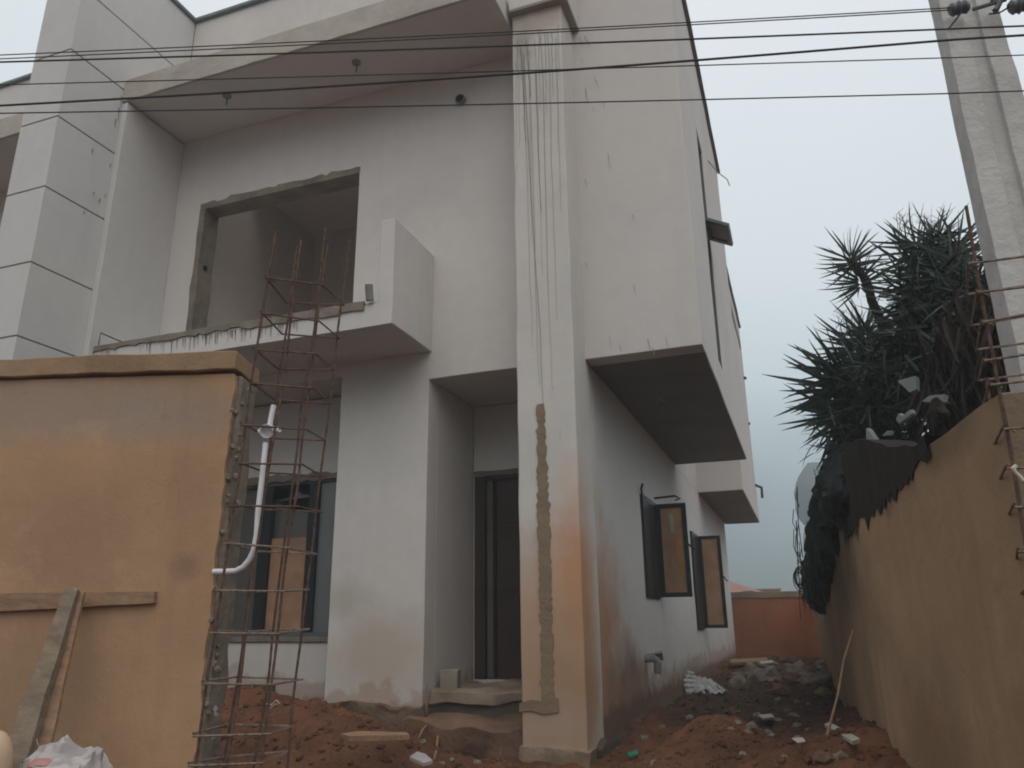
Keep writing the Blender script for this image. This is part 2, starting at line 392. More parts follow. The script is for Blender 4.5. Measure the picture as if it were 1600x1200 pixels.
# ------------------------------------------------------------------ the house
XS,XO=-1.72,-.62; YF,YP,YC=6.75,6.30,5.81
house=thing('house','unfinished white rendered twin duplex with tall front pillar, deep canopy and open balcony','house',(-4,6.75,.4))
house.location=(0,0,0)
def part(name,bm,mat,parent=house,**k): return obj(name,bm,mat,parent,**k)
XM=-7.34 # party line, the twin unit mirrors about it
def mir(a,b): return 2*XM-b,2*XM-a
part('front_wall',slab(-7.06,XS,YF,YF+.23,.2,9.5,'y',[(-6.53,-4.30,4.42,6.53),(-3.35,-1.95,.1,3.88),(-6.98,-4.38,.1,4.03)]),M['white'])
part('front_wall',slab(XS+.001,XO-.0,YF,YF+.23,3.88,8.97,'y',step=.4),M['upper'],label='front wall of the overhanging upper room')
a,b=mir(-6.53,-4.30); c,d=mir(-6.98,-4.38)
part('front_wall',slab(-12.96,-7.62,YF,YF+.23,.2,9.5,'y',[(a,b,4.42,6.53),(c,d,.1,4.03)],step=.6),M['upper'],label='front wall of the adjoining twin unit')
# side walls
part('side_wall',slab(XS-.23,XS,YF+.23,20.3,.2,3.85,'x',[(9.15,10.07,1.77,2.95),(13.45,14.35,1.36,2.95)],step=.35),M['white'])
part('side_wall',slab(XS-.23,XS-.002,6.98,20.3,3.85,8.9,'x',step=1.2),M['upper'])
part('side_wall',slab(XO-.23,XO,YF+.23,12.34,3.90,8.97,'x',[(8.5,9.1,4.3,7.35)],step=.35),M['upper'],label='side wall of the overhanging upper room')
part('end_wall',slab(XS,XO-.23,12.11,12.34,3.90,8.95,'y',step=.5),M['upper'])
part('overhang_soffit',slab(XS,XO-.004,YF+.23,12.34,3.88,4.05,'z',step=.5),plaster('shaded_bare_soffit',(.20,.185,.17),.1,bumps=.6))  # bare concrete, its colour darkened to carry the shade under the overhang
# second overhanging room
bmv=slab(XS-.02,-.88,15.15,20.6,3.85,9.1,'x',step=.8); part('rear_overhang_room',bmv,M['upper']); part('rear_overhang_soffit',slab(XS-.0,-.9,15.17,20.58,3.835,3.849,'z',step=1),plaster('shaded_bare_soffit',(.20,.185,.17),.1,bumps=.6))  # rear soffit sheet uses the same shade-darkened concrete
part('back_wall',slab(-12.9,XS-.23,20.07,20.3,.2,8.9,'y',step=3),M['upper'])
part('roof_slab',slab(-12.9,XO-.24,YF+.23,20.07,8.3,8.5,'z',[(-6.8,-3.5,6.99,8.0)],step=3),M['bare'])  # slot added out of view to let sky light into the upper room
part('floor_slab',slab(-12.9,XS-.23,YF+.23,20.07,4.05,4.42,'z',[(-14,-13,0,1)],step=3),M['interior'])
part('far_side_wall',slab(-13.13,-12.9,YF+.23,20.07,.2,8.9,'x',step=3),M['upper'])
# parapet flashings
def coping(x0,x1,y0,y1,z): 
    part('parapet_coping',slab(x0,x1,y0,y1,z,z+.05,'z',step=.5,amp=.004,bev=.004),M['flash'])
coping(-7.05,-2.3,YF-.05,YF+.26,9.5); coping(-12.9,-7.63,YF-.05,YF+.26,9.5)
coping(XO-.26,XO+.05,YF-.04,12.38,8.97); coping(-1.1,-.83,15.11,20.64,9.1)
# tower with grooves: separate raised panels on a core
part('tower_core',slab(-7.605,-7.075,5.065,6.97,.2,9.45,'y',step=.6,amp=0),M['bare'])
zs=[.2,1.66,2.54,3.41,4.28,5.09,5.97,6.84,7.72,8.59,9.5]
for z0,z1 in zip(zs,zs[1:]):
    yb=6.75 if z1>7.9 else 6.76
    if z1>8.0: yb=6.748
    part('tower_panel',slab(-7.62,-7.06,5.05,yb,z0+.008,z1-.008,'y',step=.28,amp=.002,bev=.004),M['tower'])
part('parapet_coping',slab(-7.66,-7.02,5.01,7.0,9.5,9.55,'z',step=.5),M['flash'])
# fin and canopy
part('canopy_fin',slab(-7.06,-6.98,YC,YF,4.2,7.53,'x',step=.28,amp=.003),M['tower'])
part('canopy',slab(-7.05,-2.28,YC+.03,YF,7.56,7.84,'z',step=.35),M['upper'])
a,b=mir(-7.05,-2.28); part('canopy',slab(a,b,YC+.03,YF,7.56,7.84,'z',step=.6),M['upper'],label='canopy of the adjoining unit')
part('canopy_fascia',slab(-7.06,-2.27,YC-.01,YC+.03,7.55,7.86,'y',step=.12,amp=.003,f=6,bev=.006),M['fascia'],label='bare unpainted render edge of the canopy')
a,b=mir(-7.06,-2.27); part('canopy_fascia',slab(a,b,YC-.01,YC+.03,7.55,7.86,'y',step=.4,amp=.003,f=4),M['fascia'])
a,b=mir(-7.06,-6.98); part('canopy_fin',slab(a,b,YC,YF,4.2,7.53,'x',step=.5),M['tower'])
# balcony
part('balcony_slab',slab(-6.97,-3.33,5.90,YF,4.17,4.42,'z',step=.3,amp=.004),M['upper'])
part('balcony_fascia',slab(-6.97,-3.32,5.885,5.90,4.165,4.38,'y',step=.2,amp=.003,bev=.003),M['upper'])
part('balcony_side_panel',slab(-3.475,-3.322,5.887,YF,4.17,5.26,'x',step=.25,amp=.003),M['upper'])
pth=[]
x=-6.97
while x<-3.56:
    pth.append((x,4.385-.03*random.random()-.03*(x>-5.0),4.425+.008*random.random())); x+=random.uniform(.05,.12)
part('balcony_nib',prism([(p[0],p[1]) for p in pth]+[(p[0],p[2]) for p in reversed(pth)],.03,lambda u,v,t:(u,5.868+t,v)),M['rough'],label='broken raw concrete lip of the balcony')
a,b=mir(-6.97,-3.32); part('balcony_slab',slab(a,b,5.89,YF,4.17,4.42,'z',step=.8),M['upper'])
# drips below the lip
bm=bmesh.new()
for i in range(85):
    xx=-6.95+random.random()**.8*2.6; L=random.uniform(.03,.15); w=random.uniform(.003,.009); z1=4.36
    vs=[bm.verts.new(p) for p in [(xx-w,5.8805,z1),(xx+w,5.8805,z1),(xx+w*.3+.01,5.8805,z1-L),(xx-w*.3+.01,5.8805,z1-L)]]; bm.faces.new(vs)
part('drip_stain',bm,M['drip'],kind='stuff')
part('drain_pipe',tube([(-3.55,5.87,4.42),(-3.55,5.85,4.50),(-3.545,5.83,4.57)],.038,12,cap=True),M['pvcd'])
p=atX(142,538,-7.055); part('junction_recess',B(-7.058,-7.045,p.y-.05,p.y+.05,p.z-.04,p.z+.04),M['rough'])
p=atY(157,520,5.86); part('loose_rod',tube([p+Vector((0,0,-.14)),p,p+Vector((.12,.3,-.06))],.008,5),M['rust'])
# pillar
part('pillar',slab(-2.24,-1.705,YP,YF+.1,.2,7.66,'y',step=.18,amp=.005,f=2.2,bev=.01),M['pillar'])
part('pillar_head',slab(-2.245,-1.62,YP-.085,YF-.001,7.66,8.9,'y',step=.3,amp=.003),M['upper'])
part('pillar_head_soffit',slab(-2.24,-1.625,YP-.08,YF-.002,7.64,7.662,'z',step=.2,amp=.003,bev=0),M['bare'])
random.seed(5)
def yw(px,py): p=atY(px,py,YP); return p.x,p.z
path=[]
for i in range(90):
    f=i/89; py=632+f*465; cx=845+f*12; hw=4.5+4.5*min(1,f*3)+random.uniform(-1.5,1.5)
    a_=yw(cx-hw-max(0,4.5*noise.noise(Vector((f*23,0,0)))+3*noise.noise(Vector((f*60,4,0)))),py); b_=yw(cx+hw+max(0,3*noise.noise(Vector((f*31,7,0)))+2*noise.noise(Vector((f*70,9,0)))),py); path.append((a_[1],a_[0],max(b_[0],a_[0]+.03)))
part('mortar_patch',strip(path,lambda u,v,t:(u,YP-.012+t,v),.04),M['mortar'],label='rough mortar filled chase running down the pillar')
p1=[yw(812,1098),yw(830,1093),yw(850,1095),yw(872,1090),yw(874,1112),yw(850,1116),yw(830,1110),yw(812,1112)]
part('mortar_patch',prism(p1,.04,lambda u,v,t:(u,YP-.014+t,v)),M['mortar'])
# running cement drips on the pillar
bm=bmesh.new()
def drip(bm,pts,w,Y):
    prev=None
    for i,(px,py) in enumerate(pts):
        p=atY(px,py,Y); ww=w*(1-.6*i/(len(pts)-1))
        cur=[bm.verts.new((p.x-ww,p.y,p.z)),bm.verts.new((p.x+ww,p.y,p.z))]
        if prev: bm.faces.new([prev[0],prev[1],cur[1],cur[0]])
        prev=cur
for x0,y0,x1,y1,w in [(818,85,850,640,.006),(817,90,832,540,.004),(826,80,842,600,.005),(835,60,848,430,.004),(845,55,862,610,.005),(836,110,845,330,.006),(856,50,870,500,.004),(868,60,876,330,.004),
    (808,60,812,230,.004),(813,70,822,220,.01),(822,60,830,150,.01),(852,50,854,180,.005),(862,50,864,150,.005),(842,45,843,170,.005),(872,40,873,120,.005),(806,95,806,300,.003),(828,120,830,370,.004)]:
    n=9; drip(bm,[(x0+(x1-x0)*k/n+random.uniform(-1.1,1.1),y0+(y1-y0)*k/n) for k in range(n+1)],w*random.uniform(.5,.8),YP-.0075)
part('drip_stain',bm,M['drip'],kind='stuff',smooth=False)
bm=bmesh.new()
for (x0,y0,L) in [(905,58,12),(909,62,14),(914,56,14),(918,62,12),(908,90,10),(928,118,14),(932,125,12),(915,138,24),(926,168,8),(942,160,10),(950,240,25),(914,280,14),(988,335,12),(1012,530,14),(1015,540,12),(1020,543,14),(952,526,18),(915,410,10),(990,445,16),(1041,528,18),(968,540,8)]:
    drip(bm,[(x0,y0),(x0+1.5,y0+L*.5),(x0+3.5,y0+L)],random.uniform(.0015,.004),YF-.009)
part('drip_stain',bm,M['drip'],kind='stuff',smooth=False)
bm=bmesh.new()
for (x0,y0,L) in [(190,150,20),(186,168,22),(181,186,14),(187,232,32),(145,232,8),(173,256,6),(147,300,6),(156,310,8),(165,304,5),(182,308,4),(132,330,5),(197,140,10)]:
    p=atX(x0,y0,-7.055); q=atX(x0-1.5,y0+L,-7.055); w=.010
    bm.faces.new([bm.verts.new((-7.052,p.y-w,p.z)),bm.verts.new((-7.052,p.y+w,p.z)),bm.verts.new((-7.052,q.y+w*.3,q.z)),bm.verts.new((-7.052,q.y-w*.3,q.z))])
part('drip_stain',bm,M['drip'],kind='stuff',smooth=False)
# light fittings in the canopy soffit
for px,py in ((355,150),(557,98)):
    p=atZ(px,py,7.55)
    f=part('lamp_holder',tube([(p.x,p.y,7.56),(p.x,p.y,7.535),(p.x,p.y,7.53)],[.05,.05,.03],12),M['pvcd'])
    obj('wire_end',tube([(p.x,p.y,7.53),(p.x+.015,p.y-.01,7.47),(p.x,p.y,7.42)],.007,5),M['cable'],f)
p=atY(721,158,YF)
bm=bmesh.new(); ring=[]
part('vent_pipe',tube([(p.x,YF-.05,p.z),(p.x,YF+.02,p.z)],.06,16),M['pvcd'])
part('vent_bore_shade',tube([(p.x,YF-.053,p.z),(p.x,YF-.051,p.z)],.048,16),M['black'])  # black disc stands in for the shade inside the pipe
# rough reveal of the upper opening (jagged plaster edge)
random.seed(3)
o=[]; x=-6.58
top=[]
while x<-4.28: top.append((x,6.555+random.uniform(0,.05))); x+=random.uniform(.05,.14)
top.append((-4.285,6.57))
out=[(-6.60,4.42)]+[(-6.585+random.uniform(-.02,.01),4.42+k*.17) for k in range(1,12)]+top+[(-4.292,6.50)]+[(-6.50,6.49)]+[(-6.50+random.uniform(-.012,.008),6.4-k*.18) for k in range(0,11)]+[(-6.50,4.42)]
part('rough_reveal',prism(out,.25,lambda u,v,t:(u,YF-.006+t,v)),M['rough'],label='broken raw concrete edge of the upper opening')
part('socket_hole_shade',tube([(-6.495,YF+.1,5.72),(-6.485,YF+.1,5.72)],.035,8),M['black'])  # black plug painted as the dark inside of a hole
# upper room behind the opening
part('room_wall',slab(-7.0,-6.9,YF+.23,10.6,4.42,8.3,'x',step=1),M['interior'])
part('room_wall',slab(-3.35,-3.2,YF+.23,10.6,4.42,8.3,'x',step=1),M['interior'])
part('room_wall',slab(-6.9,-3.35,9.6,9.8,4.42,8.3,'y',[(-5.55,-4.5,4.42,6.95)],step=1),M['interior'])
part('room_ceiling',slab(-6.9,-3.35,YF+.23,9.6,7.6,7.7,'z',[(-6.8,-3.5,6.99,8.0)],step=1),M['interior'])  # matching unseen slot, added to brighten the room
part('corridor_wall',slab(-6.9,-1.95,12.4,12.6,4.42,8.3,'y',step=2),M['interior'])
# ground floor: left bay with window
part('bay_side_wall',slab(-4.38+.0,-4.15,YF+.23,7.6,.2,4.03,'x',step=.5),M['white'])
part('bay_side_wall',slab(-7.06,-6.98,YF+.23,7.4,.2,4.03,'x',step=.5),M['white'])
WX0,WX1,WZ0,WZ1=-6.3,-4.55,1.38,3.10
part('bay_wall',slab(-6.98,-4.38,7.40,7.6,.2,4.03,'y',[(WX0,WX1,WZ0,WZ1)],step=.3),M['white'])
bm=bmesh.new(); n=22
lo=[(WX0-.05+(WX1-WX0+.1)*i/n,WZ1-.02+random.uniform(-.02,.015)) for i in range(n+1)]; hi=[(u,WZ1+.03+random.uniform(0,.05)) for u,_ in lo]
part('rough_lintel',prism(lo+hi[::-1],.05,lambda u,v,t:(u,7.385+t,v)),M['rough'])
win=part('window',B(WX0,WX1,7.50,7.52,WZ0,WZ1),M['glass'],label='tinted ground floor window of the bay')
def fr(bm,x0,x1,z0,z1,w,y0,y1):
    box(bm,x0,x0+w,y0,y1,z0,z1); box(bm,x1-w,x1,y0,y1,z0,z1); box(bm,x0+w,x1-w,y0,y1,z0,z0+w); box(bm,x0+w,x1-w,y0,y1,z1-w,z1); return bm
obj('frame',fr(bmesh.new(),WX0,WX1,WZ0,WZ1,.05,7.43,7.499),M['frameg'],win)
obj('mullion',B(-5.80,-5.66,7.42,7.498,WZ0+.05,WZ1-.05),M['frame'],win)
obj('mullion',B(-5.16,-5.03,7.42,7.498,WZ0+.05,WZ1-.05),M['frame'],win)
obj('cardboard',B(-5.66,-5.16,7.47,7.495,WZ0+.05,2.45),M['kraft'],win)
bm=bmesh.new()
for q in [[(-5.66,3.03),(-5.35,3.05),(-5.42,2.93),(-5.66,2.90)],[(-5.40,3.05),(-5.16,3.05),(-5.16,2.93),(-5.30,2.94)],[(-5.62,2.87),(-5.17,2.90),(-5.17,2.74),(-5.5,2.80)]]:
    bm.faces.new([bm.verts.new((u,7.468,v)) for u,v in q])
bmesh.ops.solidify(bm,geom=bm.faces[:],thickness=.004)
obj('pane_patch',bm,M['pale'],win)  # pale patches across the top of the middle pane
obj('pane',B(-5.03,WX1-.05,7.46,7.49,WZ0+.05,WZ1-.05),M['glassb'],win)
part('window_sill',slab(WX0-.06,WX1+.06,7.37,7.5,WZ0-.05,WZ0,'z',step=.3),M['rough'])
# left unit ground floor bay closed
a,b=mir(-6.98,-4.38); part('bay_wall',slab(a,b,7.4,7.6,.2,4.03,'y',step=1),M['white'])
# entry
part('entry_side_wall',slab(-3.58,-3.352,YF+.23,7.92,.2,3.88,'x',step=.3),M['white'])
part('entry_side_wall',slab(-1.955,-1.948,YF+.23,7.92,.2,3.88,'x',step=.6),M['white'])
part('entry_back_wall',slab(-3.352,-1.95,7.92,8.12,.2,3.88,'y',[(-3.34,-2.35,.94,3.09)],step=.3),M['white'])
part('entry_ceiling',slab(-3.352,-1.955,YF+.23,7.92,3.88,4.05,'z',step=.4),M['white'])
bm=bmesh.new(); n=12
lo=[(-3.34+1.0*i/n,3.07+random.uniform(-.02,.01)) for i in range(n+1)]; hi=[(u,3.11+random.uniform(0,.03)) for u,_ in lo]
part('rough_lintel',prism(lo+hi[::-1],.05,lambda u,v,t:(u,7.905+t,v)),M['rough'])
for a_ in (-3.9,-1.96): part('hall_wall',slab(a_,a_+.01,8.12,11,.2,4.05,'x',step=2),M['interior'])
part('hall_wall',slab(-3.9,-1.96,11,11.1,.2,4.05,'y',step=2),M['interior'])
part('hall_floor',slab(-3.9,-1.96,7.92,11,.8,.9,'z',step=2),M['dark_conc'])
door=part('door',B(-3.10,-2.36,7.99,8.03,.95,3.06),M['woodp'],label='dark timber entrance door with pale edge strip')
obj('door_frame',box(B(-3.34,-3.22,7.93,8.10,.94,3.09),-3.22,-2.35,7.93,8.10,3.03,3.09),M['woodp'],door)
obj('door_edge',B(-3.20,-3.135,7.955,8.04,.95,3.02),M['edge'],door)
for zz in (1.15,1.85,2.55):
    pp=obj('door_panel',B(-3.02,-2.66,7.975,7.989,zz,zz+.45),M['woodp'],door)

# steps and broken slab edge
def ragged_top(x0,x1,y0,y1,z0,z1,amp=.03,step=.12): return slab(x0,x1,y0,y1,z0,z1,'z',step=step,amp=amp,f=4,bev=.015)
part('threshold_slab',ragged_top(-3.34,-2.1,6.86,7.93,.80,.925,.03,.07),M['step2'])
part('broken_slab_edge',ragged_top(-3.34,-2.1,6.90,7.6,.45,.82,.05),M['dark_conc'])
part('front_step',ragged_top(-3.36,-2.2,6.36,6.95,.30,.70,.045),plaster('earthy_step',(.19,.115,.075),.25,bumps=1.3,sc=4))
obj('concrete_block',slab(-.09,.09,-.06,.06,0,.19,'y',step=.1,amp=.006,f=9,bev=.008),M['bare'],None,'small pale concrete block standing on the broken entrance slab','block',loc=(-3.2,7.02,.90),rot=(0,0,.15))
# footing under the pier: rough dark concrete
part('footing',slab(-4.42,-3.30,6.70,6.80,.1,.80,'y',step=.06,amp=.03,f=7,bev=.01),M['footing'])
part('footing',slab(-2.262,-1.68,6.275,6.5,.1,.57,'y',step=.05,amp=.012,f=9,bev=.008),M['footing2'])
part('footing',slab(-1.8,-1.665,6.6,20.0,.05,.55,'x',step=.2,amp=.05,f=3,bev=.01),M['dark_conc'])
# side casements standing open
def casement(y0,y1,z0,z1,w,label,sill=.04):
    wnd=part('window',B(XS-.2,XS-.19,y0,y1,z0,z1),M['glass'],label=label)
    bmf=bmesh.new()
    box(bmf,XS-.10,XS+.035,y0,y0+.06,z0,z1); box(bmf,XS-.10,XS+.035,y1-.06,y1,z0,z1)
    box(bmf,XS-.10,XS+.035,y0+.06,y1-.06,z0,z0+.06); box(bmf,XS-.10,XS+.035,y0+.06,y1-.06,z1-.06,z1)
    box(bmf,XS-.10,XS+.03,(y0+y1)/2-.03,(y0+y1)/2+.03,z0+.06,z1-.06)
    obj('frame',bmf,M['frame'],wnd)
    obj('pane',B(XS-.06,XS-.05,y0+.06,(y0+y1)/2-.03,z0+.06,z1-.06),M['glass'],wnd)
    ys=y1-.02
    obj('opening_shade',B(XS+.0,XS+.03,y0+.03,y1-.03,z0+.03,z1-.03),M['frame'],wnd)  # near-black sheet stands in for the shade inside the window opening
    s=obj('sash',fr(bmesh.new(),XS+.03,XS+w,z0+.01,z1-.01,.055,ys-.02,ys+.02),M['frame'],wnd,label='sash swung open at right angles to the wall')
    obj('film',B(XS+.085,XS+w-.055,ys-.008,ys+.008,z0+.065,z1-.065),M['kraft'],s) if False else obj('film',B(XS+.085,XS+w-.055,ys-.008,ys+.008,z0+.065,z1-.065),M['kraft'],wnd)
    obj('stay',tube([(XS+w,ys,z1-.45*(z1-z0)),(XS+w+.05,ys-.03,z1-.5*(z1-z0)),(XS+w+.07,ys-.03,z1-.5*(z1-z0))],.012,6),M['frame'],wnd)
    return wnd,ys
w1,y_=casement(9.15,10.07,1.77,2.95,.41,'nearer side window with its brown filmed sash swung open')
bm=bmesh.new(); pts=[(XS+.19,2.80),(XS+.24,2.81),(XS+.25,2.58),(XS+.20,2.57)]
obj('paper_label',prism(pts,.004,lambda u,v,t:(u,y_-.016+t,v)),M['paper'],w1)
pts=[(XS+.25,2.6),(XS+.33,2.5),(XS+.34,2.05),(XS+.29,2.1),(XS+.25,2.25)]
obj('torn_film',prism(pts,.004,lambda u,v,t:(u,y_-.013+t,v)),M['kraft2'],w1)
obj('stay',tube([(XS+.02,9.2,2.93),(XS+.03,9.1,3.0),(XS+.06,9.05,3.05)],.014,6),M['frame'],w1)
obj('stay',tube([(XS+.04,9.9,3.0),(XS+.3,9.95,3.02),(XS+.36,9.95,2.98),(XS+.3,9.96,2.97)],.014,6),M['frame'],w1)
w2,y_=casement(13.45,14.35,1.36,2.95,.41,'farther side window with its brown filmed sash swung open')
# slit window of the upper room and its awning sash
sw=part('window',B(XO-.16,XO-.15,8.5,9.1,4.3,7.35),M['glass'],label='tall narrow slit window in the upper side wall')
bmf=bmesh.new(); box(bmf,XO-.148,XO-.01,8.5,8.54,4.3,7.35); box(bmf,XO-.148,XO-.01,9.06,9.1,4.3,7.35); box(bmf,XO-.148,XO-.01,8.54,9.06,4.3,4.34); box(bmf,XO-.148,XO-.01,8.54,9.06,7.31,7.35)
obj('frame',bmf,M['frameg'],sw)
def quadslab(P0,P1,P2,P3,t,bm=None):
    bm=bm or bmesh.new(); P=[Vector(p) for p in (P0,P1,P2,P3)]; n=(P[1]-P[0]).cross(P[3]-P[0]).normalized()*t
    a=[bm.verts.new(p) for p in P]; b=[bm.verts.new(p+n) for p in P]
    bm.faces.new(a); bm.faces.new(b[::-1])
    for i in range(4): bm.faces.new([a[i],a[(i+1)%4],b[(i+1)%4],b[i]])
    return bm
A=Vector((XO,8.52,6.10));Bq=Vector((XO,9.08,6.10));Cq=Vector((XO+.27,9.08,5.96));Dq=Vector((XO+.27,8.52,5.96))
A.z+=.0
ins=lambda u,v:A+(Bq-A)*u+(Dq-A)*v
bmf=bmesh.new()
for u0,u1,v0,v1 in [(0,1,0,.16),(0,1,.84,1),(0,.12,.16,.84),(.88,1,.16,.84)]: quadslab(ins(u0,v0),ins(u1,v0),ins(u1,v1),ins(u0,v1),.035,bmf)
obj('awning_sash',bmf,M['frameg'],sw)
obj('awning_film',quadslab(ins(.12,.16)+Vector((0,0,.004)),ins(.88,.16)+Vector((0,0,.004)),ins(.88,.84)+Vector((0,0,.004)),ins(.12,.84)+Vector((0,0,.004)),.012),simple('pale_brown_film',(.38,.28,.2),.5),sw)
# conduit stubs sticking from the far side wall
for (px,py),(qx,qy),Y in [((1152,748),(1190,762),20.2),((1150,663),(1172,662),20.2),((1160,590),(1166,592),20.2)]:
    p=atY(px,py,Y); q=atY(qx,qy,Y); pts=[p,p*.5+q*.5+Vector((0,0,.02)),q]
    if px==1152: pts.append(atY(1191,778,Y))
    part('conduit_stub',tube(pts,.035,6),M['cable'])
p=atX(1105,262,XO); part('loose_wire',tube([Vector((XO,10.2,7.9)),atY(1122,270,11),atY(1136,280,11),atY(1140,290,11)],.008,5),M['pvcd'])
p=atZ(1020,590,3.88); part('loose_wire',tube([p,p+Vector((.0,.02,-.12)),p+Vector((.04,.03,-.22)),p+Vector((.12,.05,-.27))],.006,5),M['pvcd'])
# waste pipe through side wall with broken render
p=atX(1008,1032,XS); 
part('waste_pipe',tube([(XS-.05,p.y,p.z+.02),(XS+.10,p.y,p.z+.02),(XS+.13,p.y+.02,p.z-.02),(XS+.12,p.y+.02,p.z-.14)],.04,10),M['pvcd'])
part('waste_pipe',tube([(XS+.02,p.y+.05,p.z+.05),(XS+.02,p.y+.9,p.z+.05),(XS+.02,p.y+.95,p.z-.03)],.02,8),M['pvcd'])
# ------------------------------------------------------------------ left boundary wall
e0=Vector((-2.42,2.9,0)); dirL=Vector((-1.22,-.37,0)).normalized(); ang=math.atan2(dirL.y,dirL.x)
LWt=thing('boundary_wall','orange rendered front boundary wall on the left with a ragged unfinished end','wall',tuple(e0),ang)
# local frame: +x runs left along the wall, -y... front (camera) side
sgn=1  # local +y after rotation points towards the camera
random.seed(8)
jag=[]; z=0
while z<2.66:
    jag.append((.062-.0+.02*z/2.66*-1+random.uniform(-.006,.006)+.016*noise.noise(Vector((z*4,0,3)))+.01*noise.noise(Vector((z*13,0,3))),z)); z+=random.uniform(.015,.05)
jag.append((.05,2.66))
def ext(u): return u
# plaster skin with ragged end, 2.5 cm thick, on the camera side
outl=jag+[(7.0,2.66),(7.0,0)]
bm=prism(outl,.03,lambda u,v,t:(u,t,v)); 
obj('render_coat',bm,M['orange'],LWt)
lean=lambda z:-.0+(.045*(z/2.66))
bm=slab(0,7.0,-.2,-.002,0,2.66,'y',step=.14,amp=.0,bev=.012)
for v in bm.verts:
    if v.co.x<.3: v.co.x+=.052-.03*(v.co.z/2.66)+.02*noise.noise(v.co*6); v.co.y+=.008*noise.noise(v.co*9)
obj('masonry_core',bm,M['rough'],LWt)
bm=slab(.03,7.0,-.24,.062,2.672,2.762,'z',step=.1,amp=.005,f=6,bev=.004)
obj('coping',bm,M['cop'],LWt)
# mortar lumps along the raw end
bm=bmesh.new()
for i in range(34):
    zz=random.uniform(.6,2.6); b2=icos(random.uniform(.008,.02),1,.5,i)
    me=D.meshes.new('t'); 
    off=Vector((random.uniform(-.02,.05),random.uniform(-.06,.028),zz))
    b2.verts.ensure_lookup_table()
    mp={v:bm.verts.new(v.co+off) for v in b2.verts}
    for f in b2.faces: bm.faces.new([mp[v] for v in f.verts])
    b2.free(); D.meshes.remove(me)
obj('mortar_lumps',bm,M['rough'],LWt,kind='stuff')
# ------------------------------------------------------------------ rebar cages
def rebar(a,b,r=.0054,mat='rust',parent=None,name='vertical_bar',wob=.006):
    a=Vector(a);b=Vector(b); L=(b-a).length; n=max(2,int(L/.028)); sd=random.random()*50
    pts=[a.lerp(b,i/n)+Vector((noise.noise(Vector((sd,i*.07,0))),noise.noise(Vector((sd,5,i*.07))),0))*wob*2 for i in range(n+1)]
    return obj(name,tube(pts,r,6,rib=.13),M[mat],parent)
def cage(name,label,nl_bot,nl_top,ux,uy,zl,n6=True,ring_r=.0048,over=None,tops=None,splash=99):
    t=thing(name,label,'rebar cage',(nl_bot[0],nl_bot[1],0)); base=Vector((nl_bot[0],nl_bot[1],0))
    nb=Vector(nl_bot);nt=Vector(nl_top)
    def P(z): f=(z-nb.z)/(nt.z-nb.z); return nb+(nt-nb)*f
    cor=[(0,0),(.5,0),(1,0),(1,1),(.5,1),(0,1)] if n6 else [(0,0),(1,0),(1,1),(0,1)]
    for i,(a,b) in enumerate(cor):
        off=Vector(ux)*a+Vector(uy)*b
        zt=(tops[i] if tops else nt.z)
        rebar(P(.3)+off-base,P(zt)+off-base,parent=t)
    for z in zl:
        p=P(z)-base; j=lambda:Vector((random.uniform(-.012,.012),random.uniform(-.012,.012),random.uniform(-.012,.012)))
        X_=Vector(ux)*.06; Y_=Vector(uy)*.05; c=[p-X_-Y_+j(),p+Vector(ux)+X_-Y_+j(),p+Vector(ux)+Vector(uy)+X_+Y_+j(),p+Vector(uy)-X_+Y_+j()]
        tail=c[0]+Vector(ux)*.22+Vector(uy)*.05+Vector((0,0,.004))
        m='rustm' if z<splash else 'rust'
        pts=[]
        ring=[tail]+c+[c[0]+Vector((-.004,-.004,.008)),c[0]+Vector(ux)*.1+Vector(uy)*.12]
        ring=c+[c[0]+Vector((.0,0,.01)),c[0]+Vector(ux)*.12+Vector(uy)*.16]
        obj('stirrup',tube(ring,ring_r,5),M[m],t)
    return t
YK=2.76; pzb=atY(308,1148,YK); pzt=atY(437,365,YK)
zl=[]
for px,py in [(421,436),(411,494),(404,546),(396,602),(383,665),(372,723),(362,788),(354,853),(346,921),(335,989),(320,1068),(308,1148),(300,1195)]:
    zl.append(atY(px,py,YK).z)
random.seed(21)
cage('rebar_cage','tall rusty rebar cage rising beside the ragged end of the left wall',(pzb.x+.01,YK,pzb.z),(pzt.x-.03,YK,pzt.z),(.20,.155,0),(-.05,.25,0),zl,
     tops=[3.33,3.30,3.30,3.45,3.50,3.38],splash=1.95)
random.seed(22)
q0=atY(1590,950,2.9); q1=atY(1511,321,2.9)
zl=[]
for px,py in [(1510,418),(1525,465),(1533,503),(1543,560),(1552,603),(1553,672),(1560,735),(1568,800),(1577,865),(1585,930),(1592,990),(1600,1060)]: zl.append(atY(px,py,2.9).z)
cage('rebar_cage','rusty rebar cage at the right edge in front of the concrete pole',(.665,2.9,1.0),(.70,2.9,2.92),(.30,-.03,0),(.03,.28,0),zl,n6=False,tops=[2.92,3.1,3.05,2.35])
obj('tie_rag',tube([atY(1588,727,2.86),atY(1583,732,2.86),atY(1587,738,2.86),atY(1594,744,2.86),atY(1600,752,2.85)],[.006,.009,.006,.006,.005],6),M['string'],None,'pale rag tied round a stirrup of the right rebar cage','rag')
# white twine on the left cage
obj('twine',tube([atY(413,1101,3.2),atY(420,1098,3.2),atY(424,1102,3.2),atY(432,1094,3.2),atY(437,1099,3.2),atY(430,1101,3.2),atY(422,1107,3.2)],.0035,5),M['string'],None,'scrap of white twine caught on the lower left rebar cage','twine')
